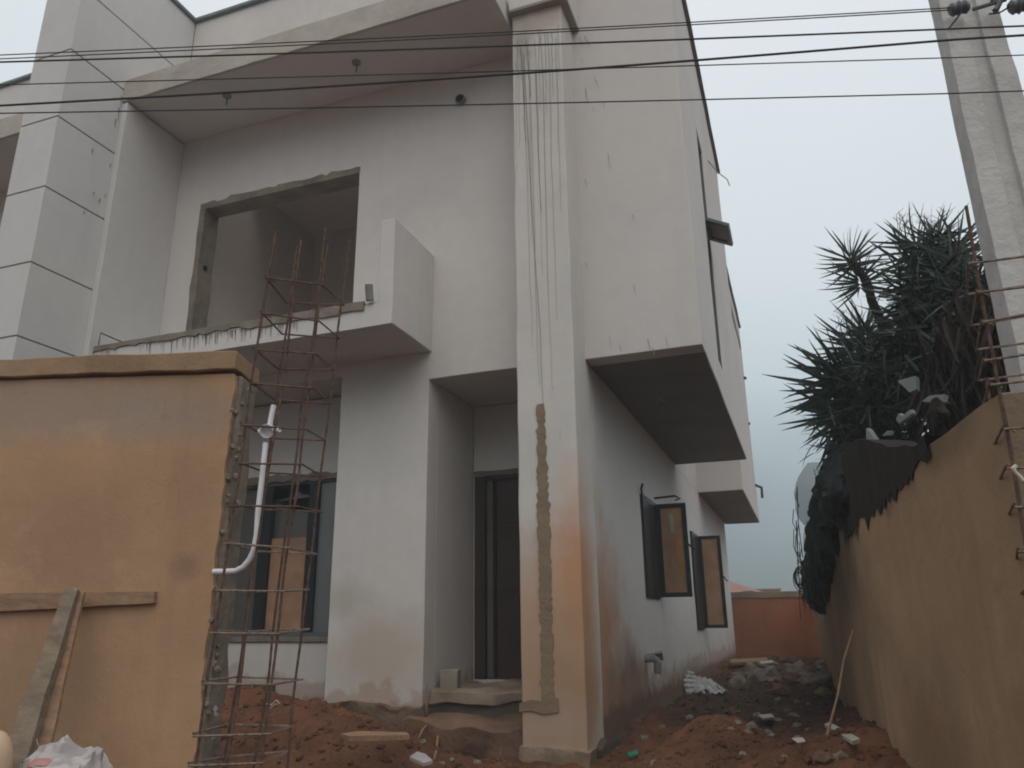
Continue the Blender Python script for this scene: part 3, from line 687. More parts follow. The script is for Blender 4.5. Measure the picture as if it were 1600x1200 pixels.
# ------------------------------------------------------------------ conduit with junction box
pc=thing('electric_conduit','white plastic conduit with round junction box standing by the left rebar cage','conduit',tuple(atY(335,893,2.85)))
pb=pc.location.copy()
L=lambda px,py,Y=2.85:atY(px,py,Y)-pb
bend=[L(334,893),L(350,893),L(368,892),L(380,886),L(390,874),L(397,858),L(401,835),L(403,800),L(409,750),L(415,692)]
obj('pipe',tube(bend,.0125,12),M['pvc'],pc)
obj('pipe',tube([L(421,668),L(424,650),L(428,633)],.0125,12),M['pvc'],pc,label='short upper length of pipe')
c=L(418,673); dn=(CAM-atY(418,673,2.85)).normalized(); dn=(dn+Vector((-.35,0,-.1))).normalized()
bm=bmesh.new()
# cup: outer ring + recessed floor
u=dn.orthogonal().normalized(); w=dn.cross(u)
def ringv(rad,h,n=20): return [bm.verts.new(c+dn*h+(u*math.cos(2*math.pi*k/n)+w*math.sin(2*math.pi*k/n))*rad) for k in range(n)]
rs=[ringv(.030,-.02),ringv(.033,.015),ringv(.029,.015),ringv(.027,-.014)]
bm.faces.new(rs[0]); bm.faces.new(rs[3])
for a_,b_ in zip(rs,rs[1:]):
    for k in range(20): bm.faces.new([a_[k],a_[(k+1)%20],b_[(k+1)%20],b_[k]])
obj('junction_box',bm,M['pvc'],pc)
obj('spout',tube([L(428,672),L(437,671)],.014,10),M['pvc'],pc); obj('spout',tube([L(410,675),L(405,674)],.012,10),M['pvc'],pc)
# ------------------------------------------------------------------ timbers and rubbish in the left foreground
def board(name,pts4,t,mat,label,cat='plank'):
    P=[Vector(p) for p in pts4]; o=P[0].copy()
    bm=bmesh.new(); n=(P[1]-P[0]).cross(P[3]-P[0]).normalized()*t
    N=14; rows=[]
    for i in range(N+1):
        f=i/N; a_=P[0].lerp(P[1],f); b_=P[3].lerp(P[2],f); w=(b_-a_)*.06
        a_=a_+w*noise.noise(Vector((f*5,o.x*9,0))); b_=b_+w*noise.noise(Vector((f*5,3,o.x*9)))
        rows.append([bm.verts.new(q-o) for q in (a_,b_,b_+n,a_+n)])
    for r0,r1 in zip(rows,rows[1:]):
        for k in range(4): bm.faces.new([r0[k],r0[(k+1)%4],r1[(k+1)%4],r1[k]])
    bm.faces.new(rows[0]); bm.faces.new(rows[-1][::-1])
    return obj(name,bm,M[mat],None,label,cat,loc=o)
d=.10
def wallpt(px,py,off):  # point on a plane parallel to the left wall, off metres towards the camera
    r=ray(px,py); nn=Vector((-dirL.y,dirL.x,0)); 
    if nn.dot(CAM-e0)<0: nn=-nn
    k=((e0+nn*(.03+off))-CAM).dot(nn)/r.dot(nn); return CAM+r*k
board('plank',[wallpt(-60,928,.03),wallpt(241,924,.03),wallpt(240,942,.03),wallpt(-60,958,.03)],.03,'wood','mortar splashed plank lying level against the orange left wall')
board('timber_prop',[wallpt(108,924,.09),wallpt(-28,1290,.45),wallpt(18,1290,.45),wallpt(127,926,.09)],.035,'woodg','broad grey leaning timber propping the level plank on the left wall','timber')
board('timber_prop',[wallpt(127,925,.075),wallpt(48,1210,.33),wallpt(72,1210,.33),wallpt(134,927,.075)],.02,'wood','narrow brown leaning batten beside the broad grey timber on the left wall','timber')
# sack
random.seed(4)
sc=wallpt(100,1215,.45)
bm=icos(.17,4,.18,3,(1.05,.75,.62),2.2)
for v in bm.verts: v.co+=nvec(v.co,9,.02)-v.co.normalized()*((abs(noise.noise(v.co*11+Vector((3,3,3))))**.6)*.06)+v.co.normalized()*.03
sk=obj('cement_sack',bm,M['bag'],None,'crumpled dirty white sack at the foot of the leaning timbers','sack',loc=sc,ang=22)
bm=icos(.1,3,.15,7,(.6,.5,.25),2.2); obj('printed_panel',bm,M['bagp'],sk,loc=(.0,-.085,.055))
obj('straw',tube([wallpt(57,1155,.42),wallpt(62,1172,.44),wallpt(66,1190,.46)],.0022,5),M['wood'],None,'thin stalk sticking out of the crumpled white sack','stalk')
cc=wallpt(-12,1200,.55)
bm=icos(.11,3,.06,5,(.62,.5,1.15),1.2); obj('plastic_canister',bm,M['cream'],None,'cream coloured rounded container at the lower left corner','container',loc=cc)
# ------------------------------------------------------------------ right boundary wall
RW=thing('boundary_wall','long dirty orange rendered side wall on the right topped with glass shards','wall',(.7,3.0,0))
pl=[Vector((.70,3.0,0)),Vector((.36,5.3,0)),Vector((.14,20.5,0))]
def RWpt(s):
    l0=(pl[1]-pl[0]).length
    return pl[0].lerp(pl[1],s/l0) if s<l0 else pl[1].lerp(pl[2],(s-l0)/(pl[2]-pl[1]).length)
Ltot=(pl[1]-pl[0]).length+(pl[2]-pl[1]).length
def topz(s):
    return 2.235+.015*noise.noise(Vector((s*2.3,0,0)))
bm=bmesh.new(); ns=110; nzv=14; rows=[]
sv=[ (i/60*4.0) if i<60 else 4.0+(Ltot-4.0)*(i-60)/50 for i in range(111)]
for s in sv:
    p=RWpt(s); zt=topz(s); r=[]
    for j in range(nzv+1):
        z=zt*j/nzv; n_=.014*noise.noise(Vector((s*1.6,z*1.6,4)))+.005*noise.noise(Vector((s*6,z*6,4)))
        r.append(bm.verts.new((p.x+n_,p.y,z)))
    r.append(bm.verts.new((p.x+.22,p.y+.03,zt))); r.append(bm.verts.new((p.x+.22,p.y+.03,0)))
    rows.append(r)
for a_,b_ in zip(rows,rows[1:]):
    for k in range(len(a_)-1): bm.faces.new([a_[k],a_[k+1],b_[k+1],b_[k]])
bm.faces.new(rows[0]); bm.faces.new(rows[-1][::-1])
for v in bm.verts: v.co-=Vector((.7,3.0,0))
obj('render_coat',bm,M['orange2'],RW)
# front return of that wall (grey, unpainted), running off to the right
obj('front_return',slab(.0,3.3,-.04,-.002,0,2.235,'y',step=.3,amp=.004),M['mortar'],RW,loc=(0,.0,0))
# dark mossy top course with ragged lower edge
random.seed(12)
lo=[];hi=[]
s=.75
while s<3.6:
    f=sm(.7,1.9,s); zlow=2.20-.10*f-abs(noise.noise(Vector((s*9,1,1))))*.22*f-random.uniform(0,.05)
    lo.append((s,zlow)); hi.append((s,2.26+.30*sm(.8,2.3,s)+.035*noise.noise(Vector((s*5,0,0))))); s+=.045
bm=bmesh.new(); A_=[];B_=[];C_=[]
for (s,z0),(s2,z1) in zip(lo,hi):
    p=RWpt(s)-Vector((.7,3.0,0)); 
    A_.append(bm.verts.new((p.x-.012,p.y,z0))); B_.append(bm.verts.new((p.x-.02+.015*noise.noise(Vector((s*7,2,0))),p.y,z1))); C_.append(bm.verts.new((p.x+.2,p.y+.03,z1-.02)))
D_=[bm.verts.new((v.co.x+.21,v.co.y+.03,z0[1])) for v,z0 in zip(A_,lo)]
for k in range(len(A_)-1):
    bm.faces.new([A_[k],A_[k+1],B_[k+1],B_[k]]); bm.faces.new([B_[k],B_[k+1],C_[k+1],C_[k]]); bm.faces.new([C_[k],C_[k+1],D_[k+1],D_[k]])
M['mossy']=simple('black_moss',(.022,.018,.014),.95,0,.4,14,1)
obj('mossy_top',bm,M['mossy'],RW)
# lump at the joint
o_=atY(1466,645,3.75); obj('mortar_lump',icos(.06,3,.35,9,(.6,1.1,1.0)),M['mossy'],RW,loc=o_-Vector((.7,3.0,0)))
# glass shards set in the top
def shard(pts,Y,th,name='glass_shard'):
    P=[atY(px,py,Y)-Vector((.7,3.0,0)) for px,py in pts]
    bm=bmesh.new(); a_=[bm.verts.new(p) for p in P]; b_=[bm.verts.new(p+Vector((.02,th,0))) for p in P]
    bm.faces.new(a_); bm.faces.new(b_[::-1]); n=len(a_)
    for i in range(n): bm.faces.new([a_[i],a_[(i+1)%n],b_[(i+1)%n],b_[i]])
    obj(name,bm,M['shard'],RW)
M['shard']=simple('dusty_glass_shard',(.13,.15,.145),.3,0,.2,6,.3,.7)
shard([(1402,595),(1431,587),(1432,608),(1421,613)],3.9,.05)
shard([(1353,669),(1358,671),(1371,690),(1354,704)],4.9,.01)
shard([(1400,655),(1404,646),(1410,650),(1417,644),(1422,640),(1425,646),(1404,662)],4.2,.01)
shard([(1452,618),(1477,616),(1475,624),(1481,628),(1462,629),(1440,627)],3.8,.04)
shard([(1379,681),(1386,673),(1392,674),(1389,680)],4.5,.01)
# ------------------------------------------------------------------ far boundary wall and roofs beyond
fw=thing('boundary_wall','low orange red boundary wall closing the far end of the side passage','wall',(-.7,20.9,0))
obj('render_coat',slab(-1.6,.9,0,.2,.2,2.02,'y',step=.3,amp=.01),M['orange3'],fw)
obj('coping',slab(-1.6,.9,-.03,.23,2.02,2.17,'y',step=.3,amp=.01),M['mortar'],fw)
obj('corner_post',slab(.87,.93,-.55,-.50,.3,2.1,'y',step=.3,amp=.006),M['mortar'],fw)
hb=thing('neighbour_house','low red roofed house beyond the far boundary wall','house',(-5.2,44,0))
obj('wall',slab(-6,2.2,0,6,0,2.6,'y',step=6,amp=0),M['orange3'],hb)
bm=bmesh.new()
for q in [[(-6,-.6,2.6),(2.6,-.6,2.95),(.9,3,3.75),(-6,3,3.75)],[(2.6,-.6,2.95),(3.4,7,2.9),(.9,3,3.75)]]: bm.faces.new([bm.verts.new(p) for p in q])
obj('roof',bm,M['roof'],hb,smooth=False)
hc=thing('neighbour_house','flat topped brick red building right of the low roofed house','house',(-1.7,50,0))
obj('wall',slab(-1.9,.3,0,5,0,3.2,'y',step=6,amp=0),M['roof'],hc)
obj('parapet',slab(-2.0,.4,-.1,.1,3.2,3.27,'y',step=6,amp=0),M['mortar'],hc)
# ------------------------------------------------------------------ utility pole
up=thing('utility_pole','weathered tapering concrete utility pole standing behind the right wall','utility pole',(1.0,3.42,0))
def pr(z): return .128-.010*(z-2)
bm=bmesh.new(); rows=[]
for i in range(60):
    z=i*.12; h=pr(z); dpt=h*.8; r=[]
    for (a_,b_) in [(-1,-1),(-.28,-1),(-.22,-.74),(.22,-.74),(.28,-1),(1,-1),(1,1),(-1,1)]:
        q=Vector((a_*h,b_*dpt,z)); q+=nvec(q,7,.007); r.append(bm.verts.new(q+Vector((-.012*(z-2.3),0,0))))
    rows.append(r)
for a_,b_ in zip(rows,rows[1:]):
    for k in range(8): bm.faces.new([a_[k],a_[(k+1)%8],b_[(k+1)%8],b_[k]])
bm.faces.new(rows[0]); bm.faces.new(rows[-1])
obj('shaft',bm,M['pole'],up,ang=25)
def sub(p): return Vector(p)-Vector((1.0,3.42,0))
YI=3.28
for (px,py,r) in [(1498,13,.034),(1592,9,.036)]:
    c=sub(atY(px,py,YI)); obj('insulator',tube([c+Vector((-.036,0,-.003)),c+Vector((-.026,0,0)),c+Vector((-.01,0,0)),c,c+Vector((.01,0,0)),c+Vector((.026,0,0)),c+Vector((.036,0,.003))],[.022,r*.9,r*.75,r,r*.75,r*.9,.022],14),M['insul'],up)
c=sub(atY(1540,10,YI)); obj('bracket',tube([c+Vector((-.05,.0,.0)),c+Vector((.08,0,.01))],.009,6),M['insul'],up)
c=sub(atY(1553,8,YI)); obj('clamp',tube([c+Vector((0,0,.03)),c+Vector((.02,0,.0)),c+Vector((0,0,-.03))],.014,6),M['insul'],up)
obj('bracket',tube([sub(atY(1500,22,YI)),sub(atY(1482,45,YI+.05))],.004,5),M['rustm'],up)
obj('jumper_wire',tube([sub(atY(1545,22,YI)),sub(atY(1562,20,YI)),sub(atY(1572,14,YI)),sub(atY(1580,8,YI))],.004,5),M['cable'],up)
# ------------------------------------------------------------------ overhead wires
def wire(pl_,pr_,r,label,sag=.01,extL=.5,right=None):
    YB=3.08 if right else 3.26; b=atY(pr_[0],pr_[1],YB); a=atZ(pl_[0],pl_[1],b.z) ; dv=a-b
    a2=b+dv*(1+extL)
    ps=[]
    if right: 
        c=atY(right[0],right[1],YB+(YB-a.y)*(right[0]-pr_[0])/1500); ps.append(b+(c-b)*3)
    N=24
    for i in range(N+1):
        f=i/N; p=b.lerp(a2,f); ps.append(p-Vector((0,0,sag*math.sin(math.pi*min(1,f*(1+extL)))*1)))
    o=ps[0].copy()
    return obj('power_cable',tube([p-o for p in ps],r*.82,6),M['cable'],None,label,'cable','overhead cables crossing in front of the house',loc=o)
wire((0,86),(1488,12),.0035,'topmost thin overhead cable ending at the pole insulator',.012)
wire((0,92),(1490,15.5),.0035,'second thin overhead cable running just under the topmost one to the insulator',.01)
wire((0,97),(1490,45),.0052,'thick overhead cable third from the top across the house front',.008,right=(1600,40.5))
wire((0,165),(1490,62),.0065,'thickest overhead cable climbing steeply towards the right past the pole',.02,right=(1600,55))
wire((0,132.5),(1490,90),.0032,'thin overhead cable that crosses the thickest one near the pillar',.004,right=(1600,86))
wire((0,177),(1490,146),.0036,'lowest overhead cable passing under the round vent hole',.006,right=(1600,142))
# ------------------------------------------------------------------ yuccas
def leafmesh(name,L,w,droop,mat,seed=0):
    bm=bmesh.new(); n=5; rows=[]; 
    for i in range(n+1):
        f=i/n; ww=w*(.55+.75*f if f<.35 else (1-f)**.75*1.1)*.5+.0008
        z=L*f*(1-.25*droop*f); x=L*droop*f*f*.75
        rows.append([bm.verts.new((x,-ww,z)),bm.verts.new((x-ww*.35,0,z)),bm.verts.new((x,ww,z))])
    for a_,b_ in zip(rows,rows[1:]):
        for k in range(2): bm.faces.new([a_[k],a_[k+1],b_[k+1],b_[k]])
    for f in bm.faces: f.smooth=True
    me=D.meshes.new(name); bm.to_mesh(me); bm.free(); me.materials.append(M[mat]); return me
LEAF=[leafmesh('leaf',.43,.032,.1,'leaf'),leafmesh('leaf',.40,.03,.3,'leaf'),leafmesh('leaf',.36,.032,.0,'leaf'),leafmesh('leaf',.44,.03,.5,'leaf')]
LEAFY=leafmesh('leaf',.34,.028,.8,'leafy')
DEADL=[leafmesh('dead_leaf',.42,.026,.3,'dead'),leafmesh('dead_leaf',.36,.03,.15,'dead')]
def orient(d,roll): 
    return (d.to_track_quat('Z','Y').to_matrix().to_4x4()@Matrix.Rotation(roll,4,'Z'))
def head(t,c,r=1.0,n=52,axis=Vector((0,0,1)),low=-.55,mass=0):
    """rosette of single leaf objects around c (thing-local)"""
    for i in range(n):
        f=(i+.5)/n; ct=1-(1-low)*f; ph=i*2.39996+random.uniform(-.3,.3); st=math.sqrt(max(0,1-ct*ct))
        d=Vector((st*math.cos(ph),st*math.sin(ph),ct))+nvec((ph,ct,c.x),3,.12); d.normalize()
        q=Vector((0,0,1)).rotation_difference(axis); d=q@d
        me=LEAF[random.choice([0,2,1]) if f<.5 else random.choice([0,1,3,1])]
        if random.random()<.03 and f>.7: me=LEAFY
        o=link('leaf',me,t); o.matrix_local=Matrix.Translation(c-Vector((0,0,.10*f))+d*.015)@orient(d,0 if False else math.atan2(0,1))@Matrix.Scale(r*random.uniform(.8,1.12),4)
def massmesh(name,meshes,places):
    vs=[];fs=[];off=0
    for me,mat in places:
        vs+= [mat@v.co for v in me.vertices]; fs+=[[k+off for k in p.vertices] for p in me.polygons]; off+=len(me.vertices)
    m=D.meshes.new(name); m.from_pydata(vs,[],fs); m.polygons.foreach_set('use_smooth',[True]*len(fs)); return m
def mass(t,name,centers,n,meshes,mat,r=1.0,down=0.0,rad=(.12,.12,.25)):
    pl_=[]
    for i in range(n):
        c=random.choice(centers); d=Vector((random.gauss(0,1),random.gauss(0,1),random.gauss(0,1))).normalized(); d.z-=down; d.normalize()
        off=Vector((random.gauss(0,rad[0]),random.gauss(0,rad[1]),random.gauss(0,rad[2])))
        pl_.append((random.choice(meshes),Matrix.Translation(c+off)@orient(d,random.random()*6.3)@Matrix.Scale(r*random.uniform(.7,1.1),4)))
    m=massmesh(name,meshes,pl_); m.materials.append(M[mat]); return link(name,m,t,kind='stuff')
def yucca(label,base,heads,trunkpts,tr,nmass=0,r=1.0,n=52,masscen=None,dead=0,deadcen=None,massrad=(.16,.2,.28),deadrad=(.12,.15,.2)):
    t=thing('yucca',label,'yucca',tuple(base)); b=Vector(base)
    for tp in trunkpts:
        obj('stem',tube([Vector(p)-b for p in tp],[tr*(1-.35*i/(len(tp)-1)) for i in range(len(tp))],9),M['bark'],t)
    for h in heads:
        ax=Vector((0,0,1)); rr=r; nn=n
        if len(h)>1: ax=Vector(h[1]).normalized()
        if len(h)>2: rr=h[2]
        head(t,Vector(h[0])-b,rr,nn,ax)
    if nmass: mass(t,'leaf_mass',[Vector(c)-b for c in masscen],nmass,LEAF,'leaf',r*.95,.15,massrad)
    if dead: mass(t,'dead_leaf_skirt',[Vector(c)-b for c in deadcen],dead,DEADL,'dead',1.0,2.2,deadrad)
    return t
random.seed(31)
Y1=6.2
h=atY(1330,405,Y1)
yucca('slender lone yucca with one round leaf head left of the tall clump',(1.1,6.6,.3),[(h+Vector((0,0,.02)),(-.15,0,1),.72),(atY(1342,432,Y1),(-.1,-.3,.6),.7)],[[ (1.1,6.6,.3),atY(1420,640,6.5),atY(1395,560,6.4),atY(1378,505,6.3),atY(1362,470,6.25),atY(1355,440,Y1),h]],.045,n=48)
Y2=6.0
hs=[(1432,385),(1462,378),(1440,430),(1430,455),(1455,500),(1432,510)]
H2=[atY(px,py,Y2+random.uniform(-.2,.2)) for px,py in hs]
yucca('tallest yucca clump with crowded heads in the middle of the row',(1.15,6.0,.3),[(H2[0],(-.35,0,1),.85),(H2[1],(.15,0,1),.8),(H2[2],(-.5,0,.6),.85),(H2[3],(-.9,-.1,.4),.85),(H2[5],(-.9,0,.1),.85)],
   [[(1.15,6.0,.3),atY(1450,600,6),atY(1435,500,6),atY(1425,400,6)]],.06,nmass=750,masscen=[atY(px,py,6.05) for px,py in [(1450,420),(1455,450),(1450,490),(1455,530),(1435,550),(1445,570),(1430,590)]],massrad=(.11,.2,.12),
   dead=170,deadcen=[atY(px,py,5.85) for px,py in [(1455,520),(1465,560),(1475,600)]],deadrad=(.09,.12,.15),n=44)
Y3=5.6
hs=[(1497,382),(1487,420),(1535,440),(1520,460)]
H3=[atY(px,py,Y3+random.uniform(-.2,.2)) for px,py in hs]
yucca('yucca clump nearest the pole with brown dead leaves hanging over the wall',(1.3,5.6,.3),[(H3[0],(.1,0,1),.72),(H3[2],(.3,0,1),.85),(H3[3],(-.2,-.3,.8),.85),(H3[1],(-.1,0,1),.7)],
   [[(1.3,5.6,.3),atY(1540,600,5.6),atY(1530,500,5.6),atY(1525,450,5.6)],[atY(1540,600,5.6),atY(1503,480,5.6),H3[0]]],.07,nmass=900,masscen=[atY(px,py,5.7) for px,py in [(1500,470),(1525,490),(1480,500),(1490,540),(1550,500),(1520,550),(1480,570)]],massrad=(.10,.18,.12),
   dead=1300,deadcen=[atY(px,py,4.9) for px,py in [(1490,560),(1510,540),(1530,530),(1550,560),(1565,590),(1520,590),(1540,610),(1500,610),(1470,600),(1555,480),(1560,520)]],deadrad=(.07,.12,.12),n=44)
Y4=6.8
hs=[(1335,540),(1352,520),(1318,580),(1318,605),(1325,645),(1300,655),(1375,550)]
H4=[atY(px,py,Y4+random.uniform(-.25,.25)) for px,py in hs]
yucca('broad low yucca clump with long spear leaves overhanging the passage',(.9,7.0,.3),[(H4[0],(-.4,0,1),.95),(H4[1],(.1,0,1),.9),(H4[2],(-1,0,.5),1.25),(H4[3],(-1,-.1,-.05),1.5),(H4[4],(-.9,0,-.35),1.35),(H4[6],(.2,0,1),.85)],
   [[(.9,7.0,.3),atY(1380,720,6.9),atY(1360,620,6.8),atY(1345,540,6.8)]],.07,nmass=1500,masscen=[atY(px,py,6.8) for px,py in [(1360,570),(1375,600),(1355,620),(1390,640),(1345,660),(1380,690),(1350,700),(1410,610),(1350,600),(1400,580),(1330,690)]],massrad=(.09,.25,.10),n=54)
# bare twiggy shrub
random.seed(2)
bm=bmesh.new()
for cx,cy,k in [(1405,350,7),(1455,350,7),(1550,400,10),(1312,505,7),(1470,360,5)]:
    for i in range(k):
        a_=atY(cx+random.uniform(-12,12),cy+25,7.2); b_=atY(cx+random.uniform(-22,22),cy-random.uniform(-5,22),7.2); mid=(a_+b_)/2+nvec(a_*5,3,.05)
        tube([a_,mid,b_],[.004,.003,.002],4,bm)
        for q in range(3):
            s0=mid.lerp(b_,random.random()); tube([s0,s0+Vector((random.uniform(-.08,.08),0,random.uniform(.02,.09)))],[.0025,.0015],4,bm)
obj('twiggy_shrub',bm,M['bark'],None,'sparse leafless twigs showing between the yucca heads','shrub',kind='stuff')
# ------------------------------------------------------------------ shade net over the wall
nt=thing('shade_net','black shade netting bundled over the side wall below the yuccas','netting',(.4,8,2.0))
def lump(name,c,sc_,seed,mat='net',sub_=4,amp=.22):
    bm=icos(1,sub_,amp,seed,sc_,1.6)
    for v in bm.verts: v.co+=nvec(v.co+Vector(c),7,.05)+nvec(v.co+Vector(c),19,.02)
    return obj(name,bm,M[mat],nt,loc=Vector(c)-Vector((.4,8,2.0)))
lump('net_bundle',(.50,7.1,2.55),(.27,.7,.38),1); lump('net_bundle',(.38,7.9,2.42),(.25,.85,.36),2)
lump('net_bundle',(.27,9.3,2.25),(.22,1.0,.36),3); lump('net_bundle',(.22,11.2,2.05),(.22,1.1,.36),6)
lump('net_bundle',(.40,6.2,2.38),(.20,.8,.26),8); lump('net_bundle',(.2,13,1.95),(.22,1.1,.33),5)
random.seed(14)
mass(nt,'snagged_leaves',[Vector(c)-Vector((.4,8,2.0)) for c in [(.42,7.0,2.65),(.4,7.6,2.55),(.34,8.4,2.35),(.26,9.4,2.25),(.24,10.4,2.15),(.24,11.4,2.05),(.4,6.2,2.45)]],520,[LEAF[1],LEAF[3]],'leaf',.42,1.0,(.08,.3,.13))
bm=bmesh.new()
for i in range(60):
    y=random.uniform(5.9,13); p=Vector((.02+random.uniform(-.06,.12),y,2.25-.04*(y-6)+random.uniform(-.2,.2))); L_=random.uniform(.15,.5)
    tube([p-Vector((.4,8,2)),p+Vector((-.02,.03,-L_*.5))-Vector((.4,8,2)),p+Vector((random.uniform(-.04,.04),.0,-L_))-Vector((.4,8,2))],.004,3,bm)
obj('net_strands',bm,M['net'],nt,kind='stuff')
lobe=[(1262,722),(1246,745),(1241,770),(1246,805),(1258,822),(1275,815),(1285,770),(1290,720)]
bm=bmesh.new(); cpt=bm.verts.new(atY(1268,770,7.9)-Vector((.4,8,2.0))-Vector((0,.12,0))); rv=[bm.verts.new(atY(px,py,8.0)-Vector((.4,8,2.0))) for px,py in lobe]
for i in range(len(rv)): bm.faces.new([cpt,rv[i],rv[(i+1)%len(rv)]])
bmesh.ops.subdivide_edges(bm,edges=bm.edges[:],cuts=3,use_grid_fill=True)
for v in bm.verts: v.co+=nvec(v.co,9,.02)
obj('loose_net_edge',bm,M['lobe'],nt)
bm=bmesh.new()
for i in range(7):
    c_=atY(1248+i*.8,905+random.uniform(-3,3),10.5); r_=random.uniform(.07,.15)
    pts=[c_+Vector((math.cos(a*.52)*r_*.55,math.sin(a*.5)*.03,math.sin(a*.52)*r_)) for a in range(13)]; tube(pts,.006,4,bm)
obj('wire_coil',bm,M['cable'],None,'loose coil of black wire hanging beside the shade netting','wire coil')
# ------------------------------------------------------------------ things lying about
def gz(px,py,lo=4.0,hi=21):
    """hit the ground along the pixel's ray"""
    r=ray(px,py); t=lo
    while t<40:
        p=CAM+r*t
        if p.z<=H(p.x,p.y): return p
        t+=.02
    return CAM+r*lo
random.seed(77)
st=gz(1290,1150); tp=atX(1333,984,.33)
if tp.y>9 or tp.y<5: tp=Vector((.33,st.y+.9,1.5+1.0))
k=ray(1333,984); tp=CAM+k*(st.y+.45)/k.y
obj('stick',tube([Vector((0,0,-.02)),(tp-st)*.35+Vector((.01,0,0)),(tp-st)*.7-Vector((.008,0,0)),tp-st],[.009,.008,.008,.006],7),M['wood'],None,'long thin pale stick leaning up against the right wall','stick',loc=st)
def flat(name,pxs,mat,label,cat,th=.02,lift=.02,near=.15):
    lift+=.045
    P=[gz(*q) for q in pxs]; z=sum(p.z for p in P)/len(P)+lift
    P=[(gz(*q)+atZ(*q,z))/2+Vector((0,0,lift)) for q in pxs]; P=[CAM+ray(*q)*((p-CAM).length-near) for q,p in zip(pxs,P)]; o=P[0].copy(); bm=bmesh.new()
    a_=[bm.verts.new(p-o) for p in P]; b_=[bm.verts.new(p-o-Vector((0,0,th))) for p in P]; n=len(P)
    bm.faces.new(a_); bm.faces.new(b_[::-1])
    for i in range(n): bm.faces.new([a_[i],a_[(i+1)%n],b_[(i+1)%n],b_[i]])
    return obj(name,bm,M[mat],None,label,cat,loc=o)
flat('board_offcut',[(1288,1131),(1296,1128),(1344,1154),(1332,1158)],'paper','pale narrow board offcut lying under the leaning stick','board',.02,.05,.42)
flat('paper_scrap',[(1237,1153),(1254,1152),(1259,1158),(1246,1160)],'paper','small pale scrap of paper on the earth left of the board offcut','paper',.004,.02)
flat('plastic_scrap',[(979,1177),(996,1170),(998,1177),(984,1181)],'green','small green plastic scrap near the foot of the pillar','plastic',.01,.03)
flat('plank',[(532,1146),(560,1142),(635,1144),(640,1148),(600,1149),(545,1150)],'wood','pale plank lying on the earth in front of the pier','plank',.03,.05)
flat('bag_scrap',[(640,1182),(652,1174),(665,1178),(676,1188),(662,1192)],'bag','torn white plastic scrap lying in the trench before the step','plastic',.02,.04)
flat('tile_offcut',[(1184,1117),(1205,1115),(1210,1120),(1192,1122)],'paper','whitish flat tile piece on the dark waste ground','tile',.02,.03)
# foil sheet (striped)
fz=gz(1095,1075); fs=thing('foil_sheet','crumpled silver roofing foil lying by the side wall','foil sheet',tuple(fz))
bm=bmesh.new(); N=12; g=[]
c4=[atY(1062,1050,fz.y+.1),atY(1114,1064,fz.y+.45),atY(1140,1082,fz.y-.2),atY(1074,1092,fz.y-.6)]
for i in range(N+1):
    row=[]
    for j in range(9):
        a_=c4[0].lerp(c4[1],i/N); b_=c4[3].lerp(c4[2],i/N); p=a_.lerp(b_,j/8); p=p+Vector((0,0,.03*(i%2)+.02*noise.noise(p*9)))-fz; row.append(bm.verts.new(p))
    g.append(row)
for i in range(N):
    for j in range(8): bm.faces.new([g[i][j],g[i+1][j],g[i+1][j+1],g[i][j+1]])
bmesh.ops.solidify(bm,geom=bm.faces[:],thickness=.004)
obj('sheet',bm,M['foil'],fs,smooth=False)
for k in range(5):
    a_=c4[0].lerp(c4[3],k/5+.05)-fz; b_=a_.lerp(c4[1].lerp(c4[2],k/5)-fz,.42); obj('slat',tube([a_+Vector((0,-.03,.05)),b_+Vector((0,-.03,.05))],.022,4),M['foil'],fs)
# pale pipe offcut, post stub
a_=gz(990,1108); b_=atY(1013,1119,a_.y-.15); a_=atY(989,1107,a_.y-.1)
obj('pipe_offcut',tube([Vector((0,0,0)),(b_-a_)*.5-Vector((0,0,.01)),b_-a_],.013,8),M['pvc'],None,'short white pipe offcut lying at the foot of the side wall','pipe',loc=a_)
p=gz(411,1096); obj('post_stub',slab(-.085,.085,-.07,.07,-.05,.15,'z',step=.08,amp=.008,f=8,bev=.012),M['dark_conc'],None,'small dark concrete stub standing on the earth under the bay window','stub',loc=Vector((atY(411,1090,6.1).x,6.1,atY(411,1098,6.1).z)))
# roots in the trench
random.seed(6)
bm=bmesh.new()
def root(pts,r): tube([gz(px,py)+Vector((0,0,l)) for px,py,l in pts],[r*(1-.7*i/(len(pts)-1)) for i in range(len(pts))],6,bm)
root([(672,1155,.05),(678,1158,.10),(684,1165,.06),(681,1180,.02),(676,1196,0)],.018)
root([(680,1158,.10),(690,1153,.12),(705,1158,.06),(715,1166,.02)],.009)
root([(776,1150,.08),(781,1165,.04),(785,1185,.0)],.007); root([(786,1155,.1),(784,1170,.05),(780,1190,0)],.005); root([(735,1160,.05),(744,1172,.05),(752,1185,.01)],.012)
root([(666,1150,.08),(660,1152,.05),(654,1158,.02)],.012)
obj('tree_roots',bm,M['wood'],None,'pale exposed roots hanging in the trench before the step','roots')
